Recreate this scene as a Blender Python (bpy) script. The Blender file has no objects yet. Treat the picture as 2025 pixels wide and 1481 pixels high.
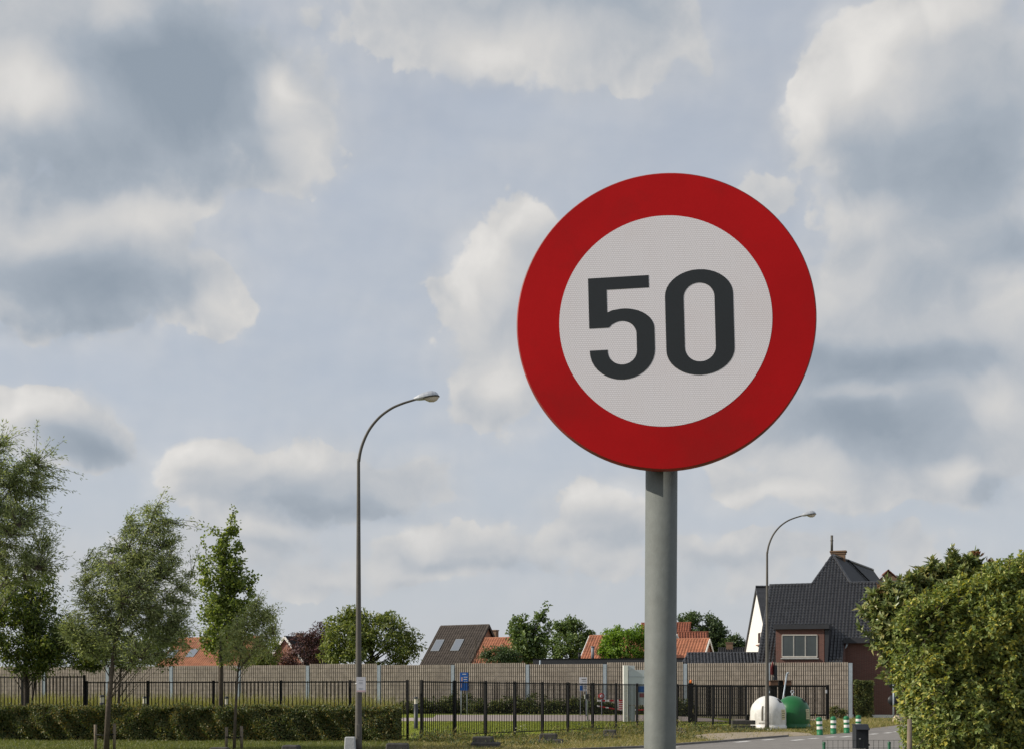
import bpy, math, random
import numpy as np
from mathutils import Vector, Matrix
from mathutils.geometry import tessellate_polygon

random.seed(7)
rng = np.random.default_rng(7)
R = math.radians
S = bpy.context.scene
COL = S.collection

# ------------------------------------------------------------------ camera
CX, HY, F, EYE = 1012.5, 1374.0, 2500.0, 1.6
cam_d = bpy.data.cameras.new('camera')
cam_d.sensor_width = 36.0
cam_d.lens = F / 2025 * 36.0
cam_d.shift_y = (HY - 740.5) / 2025
cam_d.clip_start = 0.1
cam_d.clip_end = 5000
cam = bpy.data.objects.new('camera', cam_d)
COL.objects.link(cam)
cam.location = (0, 0, EYE)
cam.rotation_euler = (R(90), 0, 0)
S.camera = cam
S.view_settings.view_transform = 'Standard'
S.view_settings.look = 'None'
S.view_settings.gamma = 1.0
S.view_settings.exposure = 0.08

# ------------------------------------------------------------------ sun and sky
SUN_DIR = Vector((-0.86, -0.10, 0.54)).normalized()
SUN_EL = math.asin(SUN_DIR.z)
sun_d = bpy.data.lights.new('sun', 'SUN')
sun_d.energy = 4.3
sun_d.angle = R(0.5)
sun_d.color = (1.0, 0.92, 0.80)
sun = bpy.data.objects.new('sun', sun_d)
COL.objects.link(sun)
sun.location = (-30, 0, 40)
sun.rotation_euler = (-SUN_DIR).to_track_quat('-Z', 'Y').to_euler()

world = bpy.data.worlds.new('World')
S.world = world
world.use_nodes = True
wt = world.node_tree
wt.nodes.clear()


class NB:
    """tiny expression helper for shader nodes"""
    def __init__(self, tree): self.t = tree
    def n(self, typ, **kw):
        x = self.t.nodes.new(typ)
        for k, v in kw.items(): setattr(x, k, v)
        return x
    def put(self, sock, v):
        if v is None: return
        if isinstance(v, bpy.types.NodeSocket): self.t.links.new(v, sock)
        else: sock.default_value = v
    def m(self, op, a, b=None, c=None, clamp=False):
        x = self.n('ShaderNodeMath', operation=op); x.use_clamp = clamp
        self.put(x.inputs[0], a); self.put(x.inputs[1], b); self.put(x.inputs[2], c)
        return x.outputs[0]
    def vm(self, op, a, b=None, c=None, out=0):
        x = self.n('ShaderNodeVectorMath', operation=op)
        self.put(x.inputs[0], a); self.put(x.inputs[1], b); self.put(x.inputs[2], c)
        return x.outputs[out]
    def noise(self, vec, scale, detail=4, rough=.55, dist=0, out='Fac'):
        x = self.n('ShaderNodeTexNoise')
        self.put(x.inputs['Vector'], vec); x.inputs['Scale'].default_value = scale
        x.inputs['Detail'].default_value = detail; x.inputs['Roughness'].default_value = rough
        x.inputs['Distortion'].default_value = dist
        return x.outputs[out]
    def ramp(self, fac, stops, interp='LINEAR'):
        x = self.n('ShaderNodeValToRGB'); cr = x.color_ramp; cr.interpolation = interp
        while len(cr.elements) < len(stops): cr.elements.new(0.5)
        for e, (p, c) in zip(cr.elements, stops):
            e.position = p; e.color = (*c, 1) if len(c) == 3 else c
        self.put(x.inputs[0], fac)
        return x.outputs[0]
    def mix(self, fac, a, b, blend='MIX'):
        x = self.n('ShaderNodeMix', data_type='RGBA', blend_type=blend)
        self.put(x.inputs[0], fac)
        for i, v in ((6, a), (7, b)):
            self.put(x.inputs[i], (*v, 1) if isinstance(v, tuple) and len(v) == 3 else v)
        return x.outputs[2]


def build_world():
    b = NB(wt)
    tc = b.n('ShaderNodeTexCoord').outputs['Generated']
    sep = b.n('ShaderNodeSeparateXYZ'); b.put(sep.inputs[0], tc)
    az = b.m('MULTIPLY', b.m('ARCTAN2', sep.outputs[0], sep.outputs[1]), F)
    el = b.m('MULTIPLY', b.m('ARCSINE', sep.outputs[2]), F)
    comb = b.n('ShaderNodeCombineXYZ'); b.put(comb.inputs[0], az); b.put(comb.inputs[1], el)
    p0 = comb.outputs[0]
    # billowing: shift the cloud field by three octaves of turbulence
    def warp(p, scale, amp, det):
        c = b.noise(p, scale, det, .6, out='Color')
        return b.vm('ADD', p, b.vm('MULTIPLY', b.vm('SUBTRACT', c, (.5, .5, .5)), (amp, amp * .8, 0)))
    ps = warp(warp(p0, .0045, 130, 1.5), .012, 60, 2.5)           # gentle for the shading
    p = warp(ps, .022, 30, 3)                # rougher for the outlines
    def fld(blobs, p):
        tot = None
        for cx, cy, rx, ry, w in blobs:
            a = math.atan((cx - CX) / F); e = math.atan((HY - cy) / F * math.cos(a))
            d = b.vm('MULTIPLY', b.vm('SUBTRACT', p, (a * F, e * F, 0)), (.83 / rx, .83 / ry, 0))
            q = b.m('SUBTRACT', 1.0, b.vm('DOT_PRODUCT', d, d, out=1))
            q = b.m('MAXIMUM', q, 0.0); q = b.m('MULTIPLY', q, q)
            tot = b.m('MULTIPLY', q, w * 1.3) if tot is None else b.m('MULTIPLY_ADD', q, w * 1.3, tot)
        return tot
    cover = [(230, 150, 430, 260, 1.6), (560, 240, 110, 130, 1.0), (600, 310, 90, 80, .7), (180, 530, 300, 150, 1.5), (420, 600, 80, 70, .8), (270, 430, 130, 60, .6),
             (1000, 30, 420, 130, 1.2), (1270, 100, 200, 100, .8), (950, 110, 120, 60, .5), (1840, 260, 270, 270, 2.0), (1690, 110, 100, 100, .9), (1860, 30, 160, 70, .8), (1610, 220, 60, 60, .7),
             (1850, 690, 430, 270, 1.3), (1010, 600, 130, 180, 1.3), (1000, 760, 110, 110, 1.0), (1060, 480, 50, 50, .8), (1600, 640, 200, 170, .9), (1560, 850, 190, 130, .8), (1950, 850, 160, 200, .8), (930, 640, 120, 160, .5), (960, 830, 120, 70, .5), (1650, 960, 270, 70, .9), (110, 840, 160, 80, 1.2), (210, 880, 90, 45, .6),
             (420, 930, 130, 80, 1.2), (620, 960, 280, 100, 1.1), (800, 950, 160, 70, .6), (930, 1080, 190, 70, 1.1), (850, 1090, 90, 70, .7), (1190, 1010, 130, 90, 1.1), (1500, 370, 60, 50, .7),
             (860, 560, 40, 40, .4), (250, 1120, 400, 90, .6), (1450, 1120, 500, 80, .6), (620, 1110, 220, 50, .5), (520, 1060, 160, 40, .6), (1420, 1080, 150, 40, .6), (1700, 1080, 200, 40, .5), (720, 1150, 260, 40, .5)]
    shade = [(380, 110, 240, 130, -1.0), (330, 230, 260, 130, -.9), (110, 330, 230, 80, -.9), (200, 570, 210, 90, -1.2), (120, 645, 190, 30, -.7),
             (1250, 10, 200, 60, -.5), (1330, 160, 120, 50, -.3), (1000, 10, 200, 40, -.2), (1870, 330, 190, 120, -.8), (1960, 260, 100, 160, -.4), (1700, 300, 70, 100, -.3), (1760, 720, 240, 60, -1.2),
             (1790, 860, 190, 80, -1.2), (1620, 830, 160, 70, -.8), (1570, 700, 90, 50, -.5), (1560, 900, 130, 24, .4), (1580, 600, 100, 40, .4), (1920, 830, 110, 60, .4), (1960, 970, 90, 35, -1.0), (190, 890, 100, 35, -1.1), (150, 860, 60, 40, -.5),
             (660, 1020, 190, 36, -1.2), (560, 980, 180, 40, -.5), (1010, 1125, 180, 26, -.7), (860, 1130, 90, 26, -.4), (1200, 1060, 120, 30, -.4), (2000, 480, 120, 50, -.8), (1850, 560, 160, 50, -.4),
             (1700, 1040, 260, 32, -.5), (470, 350, 120, 60, -.4),
             (40, 165, 110, 60, 1.1), (120, 200, 90, 50, .5), (250, 30, 90, 60, .9), (545, 185, 70, 60, 1.3), (600, 290, 70, 70, .8), (560, 160, 50, 30, .5),
             (270, 420, 150, 50, 1.0), (110, 460, 110, 50, .5), (430, 600, 70, 50, .8), (1000, 95, 210, 60, .8), (950, 130, 100, 40, .4), (1690, 80, 100, 90, 1.3), (1760, 170, 100, 100, .6),
             (1860, 20, 130, 50, 1.1), (1605, 215, 60, 70, 1.3), (1680, 190, 80, 60, .5), (1700, 425, 140, 45, .6), (960, 520, 90, 90, 1.2), (1050, 450, 60, 50, .9), (920, 610, 60, 80, .6),
             (985, 750, 80, 90, 1.1), (70, 805, 100, 40, 1.2), (30, 840, 60, 40, .5), (390, 885, 110, 40, 1.1), (560, 905, 150, 40, .6), (320, 930, 60, 60, .7), (830, 1075, 80, 45, 1.1), (950, 1050, 120, 40, .5),
             (1170, 970, 110, 40, 1.0), (1250, 990, 60, 50, .6), (1560, 970, 130, 28, .9), (1900, 945, 60, 36, 1.0), (1990, 600, 60, 90, .6), (1960, 780, 60, 60, .5),
             (1660, 550, 130, 50, .5), (1430, 1000, 70, 36, .5), (1700, 780, 120, 26, .5), (1620, 930, 120, 28, .5), (520, 1050, 100, 26, .5), (540, 1085, 140, 22, -.4), (1420, 1070, 100, 24, .5), (1450, 1105, 130, 20, -.35), (740, 1165, 200, 18, -.3), (700, 1140, 160, 20, .35)]
    # billows: rounded cells in four sizes
    def billow(q, octs=((.0085, .55), (.020, .36), (.046, .20), (.105, .10))):
        tot = None
        for sc, w in octs:
            v = b.n('ShaderNodeTexVoronoi', voronoi_dimensions='2D', feature='SMOOTH_F1')
            b.put(v.inputs['Vector'], q); v.inputs['Scale'].default_value = sc; v.inputs['Smoothness'].default_value = .35
            t = b.m('MULTIPLY', b.m('SUBTRACT', .48, v.outputs['Distance']), w)
            tot = t if tot is None else b.m('ADD', tot, t)
        return tot
    pb = warp(p0, .010, 46, 4)
    bil = billow(pb)
    big = b.noise(p0, .0016, 4, .55)
    cov = fld(cover, p)
    cv = b.m('MULTIPLY_ADD', b.m('MULTIPLY', bil, b.m('MULTIPLY_ADD', b.m('MULTIPLY', cov, 1.6, clamp=True), .75, .25)), 1.05, b.m('ADD', cov, b.m('MULTIPLY', b.m('SUBTRACT', big, .54), 1.1)))
    cv = b.m('MULTIPLY_ADD', b.m('SUBTRACT', b.noise(p0, .022, 6, .6), .5), .24, cv)
    def sm(x, lo, hi):
        r = b.n('ShaderNodeMapRange', interpolation_type='SMOOTHSTEP'); b.put(r.inputs[0], x)
        b.put(r.inputs[1], lo); b.put(r.inputs[2], hi)
        return r.outputs[0]
    soft = sm(b.m('MULTIPLY_ADD', b.m('SUBTRACT', b.noise(b.vm('MULTIPLY', p0, (1, 1.7, 1)), .0045, 5, .5), .5), 1.3, cov), -.55, .9)   # thin cloud round the dense ones
    cvs = b.m('MAXIMUM', sm(cv, .14, b.m('MULTIPLY_ADD', sm(b.noise(p0, .006, 3, .5), .38, .66), 1.0, .38)), b.m('MULTIPLY', soft, .55))
    # thin edges glow, thick middles and bases are grey; each billow is lit from the upper left
    two = ((.0085, .55), (.020, .34), (.046, .10))
    pr = warp(p0, .009, 40, 1.5)
    rel = b.m('SUBTRACT', billow(pr, two), billow(b.vm('ADD', pr, (-15, 22, 0)), two))
    rel = b.m('MULTIPLY', rel, sm(cv, 1.9, .3))
    sh = b.m('MULTIPLY_ADD', rel, 1.7, fld(shade, ps))
    sh = b.m('MULTIPLY_ADD', b.m('SUBTRACT', b.noise(p0, .004, 3, .5), .5), .6, sh)
    sh = b.m('MULTIPLY_ADD', b.m('SUBTRACT', b.noise(ps, .016, 6, .58), .5), .85, sh)
    sh = b.m('SUBTRACT', b.m('ADD', sh, .46), b.m('MULTIPLY', sm(cv, .25, 1.7), .62))
    sh01 = b.m('MULTIPLY_ADD', sh, .27, .5, clamp=True)
    ccol = b.ramp(sh01, [(0.0, (2.6, 3.1, 3.7)), (.28, (3.6, 4.05, 4.6)), (.5, (4.95, 5.12, 5.35)),
                         (.74, (6.3, 6.2, 6.05)), (1.0, (7.8, 7.55, 7.2))])
    sky = b.n('ShaderNodeTexSky', sky_type='NISHITA')
    sky.sun_disc = False
    sky.sun_elevation = SUN_EL
    sky.sun_rotation = math.atan2(SUN_DIR.x, SUN_DIR.y)
    sky.altitude = 20; sky.air_density = 1.0; sky.dust_density = 1.6; sky.ozone_density = 1.0
    # thin high veil whitens the blue, stronger low down
    veil = b.m('MULTIPLY_ADD', b.m('DIVIDE', el, 1300.0), -.16, .86, clamp=True)
    veil = b.m('MULTIPLY_ADD', b.m('SUBTRACT', b.noise(b.vm('MULTIPLY', p0, (1, 2.6, 1)), .0028, 5, .55), .5), .35, veil, clamp=True)
    blue = b.mix(veil, sky.outputs[0], (5.1, 5.52, 6.2))
    col = b.mix(b.m('MULTIPLY', cvs, .93), blue, ccol)
    # hazy band by the horizon
    hz = b.m('POWER', b.m('SUBTRACT', 1.0, b.m('DIVIDE', b.m('MAXIMUM', el, 0.0), 600.0), clamp=True), 1.6)
    col = b.mix(b.m('MULTIPLY', hz, .7), col, (5.1, 5.25, 5.45))
    bg = b.n('ShaderNodeBackground'); bg.inputs[1].default_value = 0.1
    b.put(bg.inputs[0], col)
    out = b.n('ShaderNodeOutputWorld')
    wt.links.new(bg.outputs[0], out.inputs[0])
build_world()

# ------------------------------------------------------------------ helpers: pixels of the survey to metres
def W(px, py, Y): return Vector(((px - CX) / F * Y, Y, EYE + (HY - py) / F * Y))
def XX(px, Y): return (px - CX) / F * Y
def GY(py): return F * EYE / (py - HY)
def G(px, py):
    Y = GY(py); return Vector((XX(px, Y), Y, 0))
def hit(px, py, pt, nrm):
    o = Vector((0, 0, EYE)); d = Vector(((px - CX) / F, 1, (HY - py) / F))
    return o + d * ((pt - o).dot(nrm) / d.dot(nrm))

def sstep(a, b, x):
    t = np.clip((np.asarray(x, float) - a) / (b - a), 0, 1); return t * t * (3 - 2 * t)
def HG(x, y):
    """height of the ground: the site behind the fence climbs a little towards the barrier"""
    x = np.asarray(x, float); y = np.asarray(y, float)
    h = .32 * sstep(73, 87, y) * (1 - sstep(9, 15, x)) * (1 - sstep(120, 140, y))
    return h

# ------------------------------------------------------------------ materials
def newmat(name):
    m = bpy.data.materials.new(name); m.use_nodes = True
    t = m.node_tree; p = t.nodes['Principled BSDF']
    return m, NB(t), p

def pmat(name, col, rough=.75, var=.18, scale=6, detail=5, bump=0, metal=0, spec=.4, stain=None, stain_amt=.5, stain_scale=2):
    m, b, p = newmat(name)
    oc = b.n('ShaderNodeTexCoord').outputs['Object']
    f = b.noise(oc, scale, detail, .6)
    lo = tuple(c * (1 - var) for c in col); hi = tuple(min(1, c * (1 + var)) for c in col)
    c = b.ramp(f, [(.3, lo), (.7, hi)])
    if stain:
        g = b.noise(oc, stain_scale, 6, .65)
        g = b.m('MULTIPLY', b.ramp(g, [(.5, (0, 0, 0)), (.68, (1, 1, 1))]), stain_amt)
        c = b.mix(g, c, stain)
    b.put(p.inputs['Base Color'], c)
    p.inputs['Roughness'].default_value = rough
    p.inputs['Metallic'].default_value = metal
    p.inputs['Specular IOR Level'].default_value = spec
    if bump:
        bn = b.n('ShaderNodeBump'); bn.inputs['Strength'].default_value = bump; bn.inputs['Distance'].default_value = .02
        b.put(bn.inputs['Height'], b.noise(oc, scale * 4, 4, .6)); b.put(p.inputs['Normal'], bn.outputs[0])
    return m

def brickmat(name, c1, c2, mortar, bw=.21, bh=.065):
    m, b, p = newmat(name)
    oc = b.n('ShaderNodeTexCoord').outputs['Object']
    sp = b.n('ShaderNodeSeparateXYZ'); b.put(sp.inputs[0], oc)
    cb = b.n('ShaderNodeCombineXYZ'); b.put(cb.inputs[0], b.m('ADD', sp.outputs[0], sp.outputs[1])); b.put(cb.inputs[1], sp.outputs[2])
    br = b.n('ShaderNodeTexBrick'); b.put(br.inputs['Vector'], cb.outputs[0])
    br.inputs['Color1'].default_value = (*c1, 1); br.inputs['Color2'].default_value = (*c2, 1); br.inputs['Mortar'].default_value = (*mortar, 1)
    br.inputs['Scale'].default_value = 1.0; br.inputs['Mortar Size'].default_value = .009
    br.inputs['Brick Width'].default_value = bw; br.inputs['Row Height'].default_value = bh
    g = b.noise(oc, .9, 5, .6)
    c = b.mix(b.m('MULTIPLY', g, .35), br.outputs[0], tuple(x * .55 for x in c1))
    b.put(p.inputs['Base Color'], c); p.inputs['Roughness'].default_value = .9
    return m

def leafmat(name, stops, trans=.35, rough=.5, tint=1.25):
    """each leaf its own colour out of the stops"""
    m, b, p = newmat(name)
    r = b.n('ShaderNodeNewGeometry').outputs['Random Per Island']
    oc = b.n('ShaderNodeTexCoord').outputs['Object']
    k = b.m('MULTIPLY_ADD', b.m('SUBTRACT', b.noise(oc, 1.1, 3, .6), .5), .8, r, clamp=True)
    n = len(stops)
    c = b.ramp(k, [(i / max(1, n - 1), s) for i, s in enumerate(stops)])
    b.put(p.inputs['Base Color'], c); p.inputs['Roughness'].default_value = rough
    p.inputs['Specular IOR Level'].default_value = .35
    tr = b.n('ShaderNodeBsdfTranslucent')
    b.put(tr.inputs[0], b.mix(1.0, c, (tint * 1.1, tint * 1.15, tint * .55), 'MULTIPLY'))
    mx = b.n('ShaderNodeMixShader'); mx.inputs[0].default_value = trans
    b.t.links.new(p.outputs[0], mx.inputs[1]); b.t.links.new(tr.outputs[0], mx.inputs[2])
    out = [x for x in b.t.nodes if x.type == 'OUTPUT_MATERIAL'][0]
    b.t.links.new(mx.outputs[0], out.inputs[0])
    return m

# ------------------------------------------------------------------ mesh builder
class MB:
    def __init__(self): self.v = []; self.f = []; self.sm = []
    def add(self, vs, fs, smooth=False):
        o = len(self.v); self.v += [tuple(v) for v in vs]
        for f in fs: self.f.append([i + o for i in f]); self.sm.append(smooth)
        return self
    def box(self, c, s, rz=0, bev=0, taper=1.0, M=None):
        """box centred on c; taper narrows the top; bev chamfers the upright and upper edges"""
        hx, hy, hz = s[0] / 2, s[1] / 2, s[2] / 2
        def ring(z, k, ins):
            x, y = hx * k - ins, hy * k - ins; q = bev
            if bev: return [(-x + q, -y, z), (x - q, -y, z), (x, -y + q, z), (x, y - q, z), (x - q, y, z), (-x + q, y, z), (-x, y - q, z), (-x, -y + q, z)]
            return [(-x, -y, z), (x, -y, z), (x, y, z), (-x, y, z)]
        rs = [ring(-hz, 1, 0), ring(hz - bev, taper, 0)]
        if bev: rs.append(ring(hz, taper, bev))
        n = len(rs[0]); vs = [p for r in rs for p in r]; fs = [list(range(n))[::-1]]
        for k in range(len(rs) - 1):
            for i in range(n): fs.append([k * n + i, k * n + (i + 1) % n, (k + 1) * n + (i + 1) % n, (k + 1) * n + i])
        fs.append([(len(rs) - 1) * n + i for i in range(n)])
        m = (M if M is not None else Matrix.Rotation(rz, 3, 'Z'))
        return self.add([m @ Vector(p) + Vector(c) for p in vs], fs)
    def bar(self, a, b, w, h=None, up=(0, 0, 1)):
        """rectangular bar from a to b"""
        a = Vector(a); b = Vector(b); h = h or w
        d = (b - a).normalized(); u = Vector(up)
        if abs(d.dot(u)) > .95: u = Vector((1, 0, 0))
        s = d.cross(u).normalized() * (w / 2); t = s.normalized().cross(d).normalized() * (h / 2)
        vs = [p + x for p in (a, b) for x in (-s - t, s - t, s + t, -s + t)]
        return self.add(vs, [[3, 2, 1, 0], [4, 5, 6, 7]] + [[i, (i + 1) % 4, 4 + (i + 1) % 4, 4 + i] for i in range(4)])
    def tube(self, pts, rad, n=8, cap=True):
        pts = [Vector(p) for p in pts]; k = len(pts)
        if not hasattr(rad, '__len__'): rad = [rad] * k
        vs = []; prev = None
        for i, p in enumerate(pts):
            d = (pts[min(i + 1, k - 1)] - pts[max(i - 1, 0)])
            d = d.normalized() if d.length > 1e-9 else Vector((0, 0, 1))
            if prev is None:
                s = d.orthogonal().normalized()
            else:
                s = (prev - d * prev.dot(d)); s = s.normalized() if s.length > 1e-6 else d.orthogonal().normalized()
            prev = s; t = d.cross(s)
            for j in range(n):
                a = 2 * math.pi * j / n
                vs.append(p + (s * math.cos(a) + t * math.sin(a)) * rad[i])
        fs = [[i * n + j, i * n + (j + 1) % n, (i + 1) * n + (j + 1) % n, (i + 1) * n + j] for i in range(k - 1) for j in range(n)]
        self.add(vs, fs, True)
        if cap:
            o = len(self.v) - len(vs)
            self.f.append([o + j for j in range(n)][::-1]); self.sm.append(False)
            self.f.append([o + (k - 1) * n + j for j in range(n)]); self.sm.append(False)
        return self
    def lathe(self, prof, c=(0, 0, 0), n=24, a0=0, a1=2 * math.pi, M=None):
        full = abs(a1 - a0 - 2 * math.pi) < 1e-6; k = n if full else n + 1
        vs = []
        for r, z in prof:
            for j in range(k):
                a = a0 + (a1 - a0) * j / n
                v = Vector((r * math.cos(a), r * math.sin(a), z))
                vs.append((M @ v if M is not None else v) + Vector(c))
        fs = []
        for i in range(len(prof) - 1):
            for j in range(n):
                q = (j + 1) % k
                fs.append([i * k + j, i * k + q, (i + 1) * k + q, (i + 1) * k + j])
        return self.add(vs, fs, True)
    def prism(self, poly, ext):
        """closed polygon (3D points) pushed along ext"""
        poly = [Vector(p) for p in poly]; e = Vector(ext); n = len(poly)
        tris = tessellate_polygon([poly])
        fs = [list(t) for t in tris] + [[i + n for i in t][::-1] for t in tris] + [[i, i + n, (i + 1) % n + n, (i + 1) % n] for i in range(n)]
        return self.add(poly + [p + e for p in poly], fs)
    def build(self, name, mat, parent=None, loc=None, recalc=True):
        me = bpy.data.meshes.new(name)
        base = Vector(loc) if loc is not None else Vector((0, 0, 0))
        r = parent
        while r is not None:
            base = base + r.location; r = r.parent
        vs = [tuple(Vector(v) - base) for v in self.v]
        me.from_pydata(vs, [], self.f)
        me.polygons.foreach_set('use_smooth', self.sm)
        if recalc:
            import bmesh
            bm = bmesh.new(); bm.from_mesh(me); bmesh.ops.recalc_face_normals(bm, faces=bm.faces); bm.to_mesh(me); bm.free()
        me.materials.append(mat); me.update()
        o = bpy.data.objects.new(name, me); COL.objects.link(o)
        if loc is not None: o.location = loc
        if parent is not None: o.parent = parent
        return o

def np_mesh(name, v, f, mat, parent=None, loc=None):
    v = np.asarray(v, np.float32); f = np.asarray(f, np.int32)
    base = Vector(loc) if loc is not None else Vector((0, 0, 0))
    r = parent
    while r is not None:
        base = base + r.location; r = r.parent
    v = v - np.array(base, np.float32)
    me = bpy.data.meshes.new(name)
    me.vertices.add(len(v)); me.vertices.foreach_set('co', v.ravel())
    k = f.shape[1]
    me.loops.add(f.size); me.loops.foreach_set('vertex_index', f.ravel())
    me.polygons.add(len(f))
    me.polygons.foreach_set('loop_start', np.arange(0, f.size, k, dtype=np.int32))
    me.polygons.foreach_set('loop_total', np.full(len(f), k, np.int32))
    me.update(calc_edges=True); me.validate()
    me.materials.append(mat)
    o = bpy.data.objects.new(name, me); COL.objects.link(o)
    if loc is not None: o.location = loc
    if parent is not None: o.parent = parent
    return o

def tag(o, label, cat, group=None):
    o['label'] = label; o['category'] = cat
    if group: o['group'] = group
    return o
def thing(name, label, cat, loc, group=None, rz=0):
    o = bpy.data.objects.new(name, None); COL.objects.link(o)
    o.empty_display_size = .2; o.location = loc; o.rotation_euler = (0, 0, rz)
    return tag(o, label, cat, group)
def structure(o): o['kind'] = 'structure'; return o
def stuff(o): o['kind'] = 'stuff'; return o
def dup(root, loc, label, rz=None):
    def cp(o, par):
        c = o.copy(); COL.objects.link(c)
        if par is not None: c.parent = par
        for ch in list(o.children): cp(ch, c)
        return c
    c = cp(root, None); c.location = loc; c['label'] = label
    if rz is not None: c.rotation_euler = (0, 0, rz)
    return c

# leaves: arrays of base point, direction, normal, length, width -> folded two-triangle blades
def unit(a): return a / np.maximum(np.linalg.norm(a, axis=1, keepdims=True), 1e-9)
def leaf_arrays(P, D, U, L, Wd, fold=.25):
    D = unit(D); Sd = unit(np.cross(D, U)); Nn = np.cross(Sd, D)
    L = L[:, None]; Wd = Wd[:, None]
    mid = P + D * L * .45
    a = P; b = mid - Sd * Wd * .5 + Nn * Wd * fold; t = P + D * L - Nn * L * .06; c = mid + Sd * Wd * .5 + Nn * Wd * fold
    v = np.stack([a, b, t, c], 1).reshape(-1, 3)
    i = np.arange(len(P))[:, None] * 4
    f = np.concatenate([i + np.array([[0, 2, 1]]), i + np.array([[0, 3, 2]])], 0)
    return v, f
def rand_dirs(n): return unit(rng.normal(size=(n, 3)))

# ------------------------------------------------------------------ colours
M = {}
M['asphalt'] = pmat('asphalt', (.20, .185, .168), .9, .15, 3, 8, .3, stain=(.13, .12, .11), stain_amt=.5, stain_scale=.5)
M['kerb'] = pmat('kerbstone', (.17, .155, .14), .9, .25, 4, 6, .3)
M['paint'] = pmat('road_paint', (.62, .61, .58), .8, .2, 9, 6)
M['paving'] = pmat('paving', (.36, .30, .275), .9, .12, 4)
M['sand'] = pmat('sandy_soil', (.30, .245, .175), .95, .22, 2, 8, .4, stain=(.16, .15, .06), stain_amt=.7, stain_scale=.9)
M['black_steel'] = pmat('black_steel', (.007, .007, .0075), .6, .2, 8, spec=.2)
M['galv'] = pmat('galvanised_steel', (.35, .40, .44), .45, .12, 5, metal=.25)
M['pole_grey'] = pmat('grey_lacquered_pole', (.148, .16, .152), .62, .10, 30, 6, .06, stain=(.115, .12, .11), stain_amt=.55, stain_scale=5, spec=.25)
M['lamp_pole'] = pmat('weathered_lamp_paint', (.095, .088, .075), .6, .2, 3, stain=(.06, .05, .04), stain_amt=.6)
M['lamp_shell'] = pmat('lamp_aluminium', (.50, .52, .55), .35, .12, 6, metal=.4)
M['lamp_lens'] = pmat('lamp_lens', (.62, .57, .49), .15, .1, 5)
M['red_sheet'] = pmat('red_sheeting', (.46, .006, .008), .5, .14, 3, 8, stain=(.34, .010, .010), stain_amt=.7, stain_scale=4, spec=.12)
M['red_rim'] = pmat('red_rim', (.30, .035, .03), .55, .35, 14, 6, stain=(.12, .07, .06), stain_amt=.8, stain_scale=18)
M['digit'] = pmat('black_film', (.025, .029, .033), .45, .06, 6, spec=.3)
M['alu'] = pmat('sign_back', (.42, .43, .44), .45, .1, 6, metal=.5)
M['white_paint'] = pmat('white_paint', (.78, .77, .73), .6, .04, 3)
M['white_plastic'] = pmat('white_grp', (.74, .73, .69), .32, .05, 2, stain=(.5, .47, .4), stain_amt=.45, stain_scale=3)
M['green_plastic'] = pmat('green_grp', (.013, .115, .032), .34, .1, 2, stain=(.03, .11, .05), stain_amt=.5, stain_scale=3)
M['bollard_green'] = pmat('bollard_green', (.011, .15, .055), .5, .1, 9)
M['bollard_white'] = pmat('bollard_white', (.72, .72, .69), .4, .06, 9)
M['concrete'] = pmat('weathered_concrete', (.062, .058, .052), .95, .35, 5, 8, .6, stain=(.05, .05, .045), stain_amt=.6, stain_scale=4)
M['light_concrete'] = pmat('light_concrete', (.42, .43, .42), .9, .15, 6, 8, .3)
M['wood'] = pmat('grey_timber', (.17, .135, .10), .9, .3, 8, 6, .3)
M['bark'] = pmat('grey_brown_bark', (.085, .068, .052), .95, .35, 9, 6, .5)
M['bark_dark'] = pmat('dark_bark', (.045, .036, .028), .95, .35, 9, 6, .5)
M['slat'] = pmat('coir_slat', (.40, .345, .285), .95, .25, 3, 8, stain=(.25, .21, .17), stain_amt=.5, stain_scale=.5)
M['slat_back'] = pmat('barrier_core', (.06, .048, .038), .95, .2, 3)
M['frame_paint'] = pmat('aged_frame_paint', (.46, .44, .40), .6, .1, 4)
M['wire'] = pmat('barrier_wire', (.20, .175, .15), .8, .1, 5)
M['white_render'] = pmat('white_render', (.80, .78, .73), .85, .03, 2)
M['black_tile'] = pmat('glazed_black_tile', (.030, .030, .032), .33, .4, 3, 6, spec=.6)
M['dark_slate'] = pmat('dark_membrane', (.010, .0105, .0125), .65, .2, 2)
M['brown_tile'] = pmat('brown_concrete_tile', (.070, .056, .046), .8, .3, 2, 6)
M['orange_tile'] = pmat('orange_clay_tile', (.36, .145, .08), .78, .3, 1.5, 6, stain=(.17, .085, .05), stain_amt=.65, stain_scale=.7)
M['old_orange_tile'] = pmat('weathered_orange_tile', (.36, .155, .085), .8, .25, 1.5, 6, stain=(.2, .12, .08), stain_amt=.5, stain_scale=.5)
M['rust_tile'] = pmat('rust_brown_tile', (.20, .065, .035), .8, .3, 1.5, 6)
M['brick_dark'] = brickmat('dark_red_brick', (.165, .062, .047), (.115, .045, .036), (.15, .12, .10))
M['brick_orange'] = brickmat('orange_brick', (.40, .17, .085), (.34, .13, .07), (.35, .30, .25))
M['brick_red'] = brickmat('red_brick', (.30, .10, .06), (.22, .075, .05), (.3, .25, .2))
M['brick_brown'] = brickmat('chimney_brick', (.24, .13, .075), (.17, .10, .06), (.2, .17, .13))
M['fascia'] = pmat('anthracite_fascia', (.028, .029, .034), .5, .12, 2)
M['glass'] = pmat('window_glass', (.035, .045, .045), .06, .25, .8, spec=.8)
M['skylight'] = pmat('skylight_glass', (.16, .18, .21), .04, .05, 1, spec=1.0)
M['blue_panel'] = pmat('blue_panel', (.015, .10, .36), .4, .08, 3)
M['pale_panel'] = pmat('pale_panel', (.55, .55, .58), .5, .06, 3)
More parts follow.
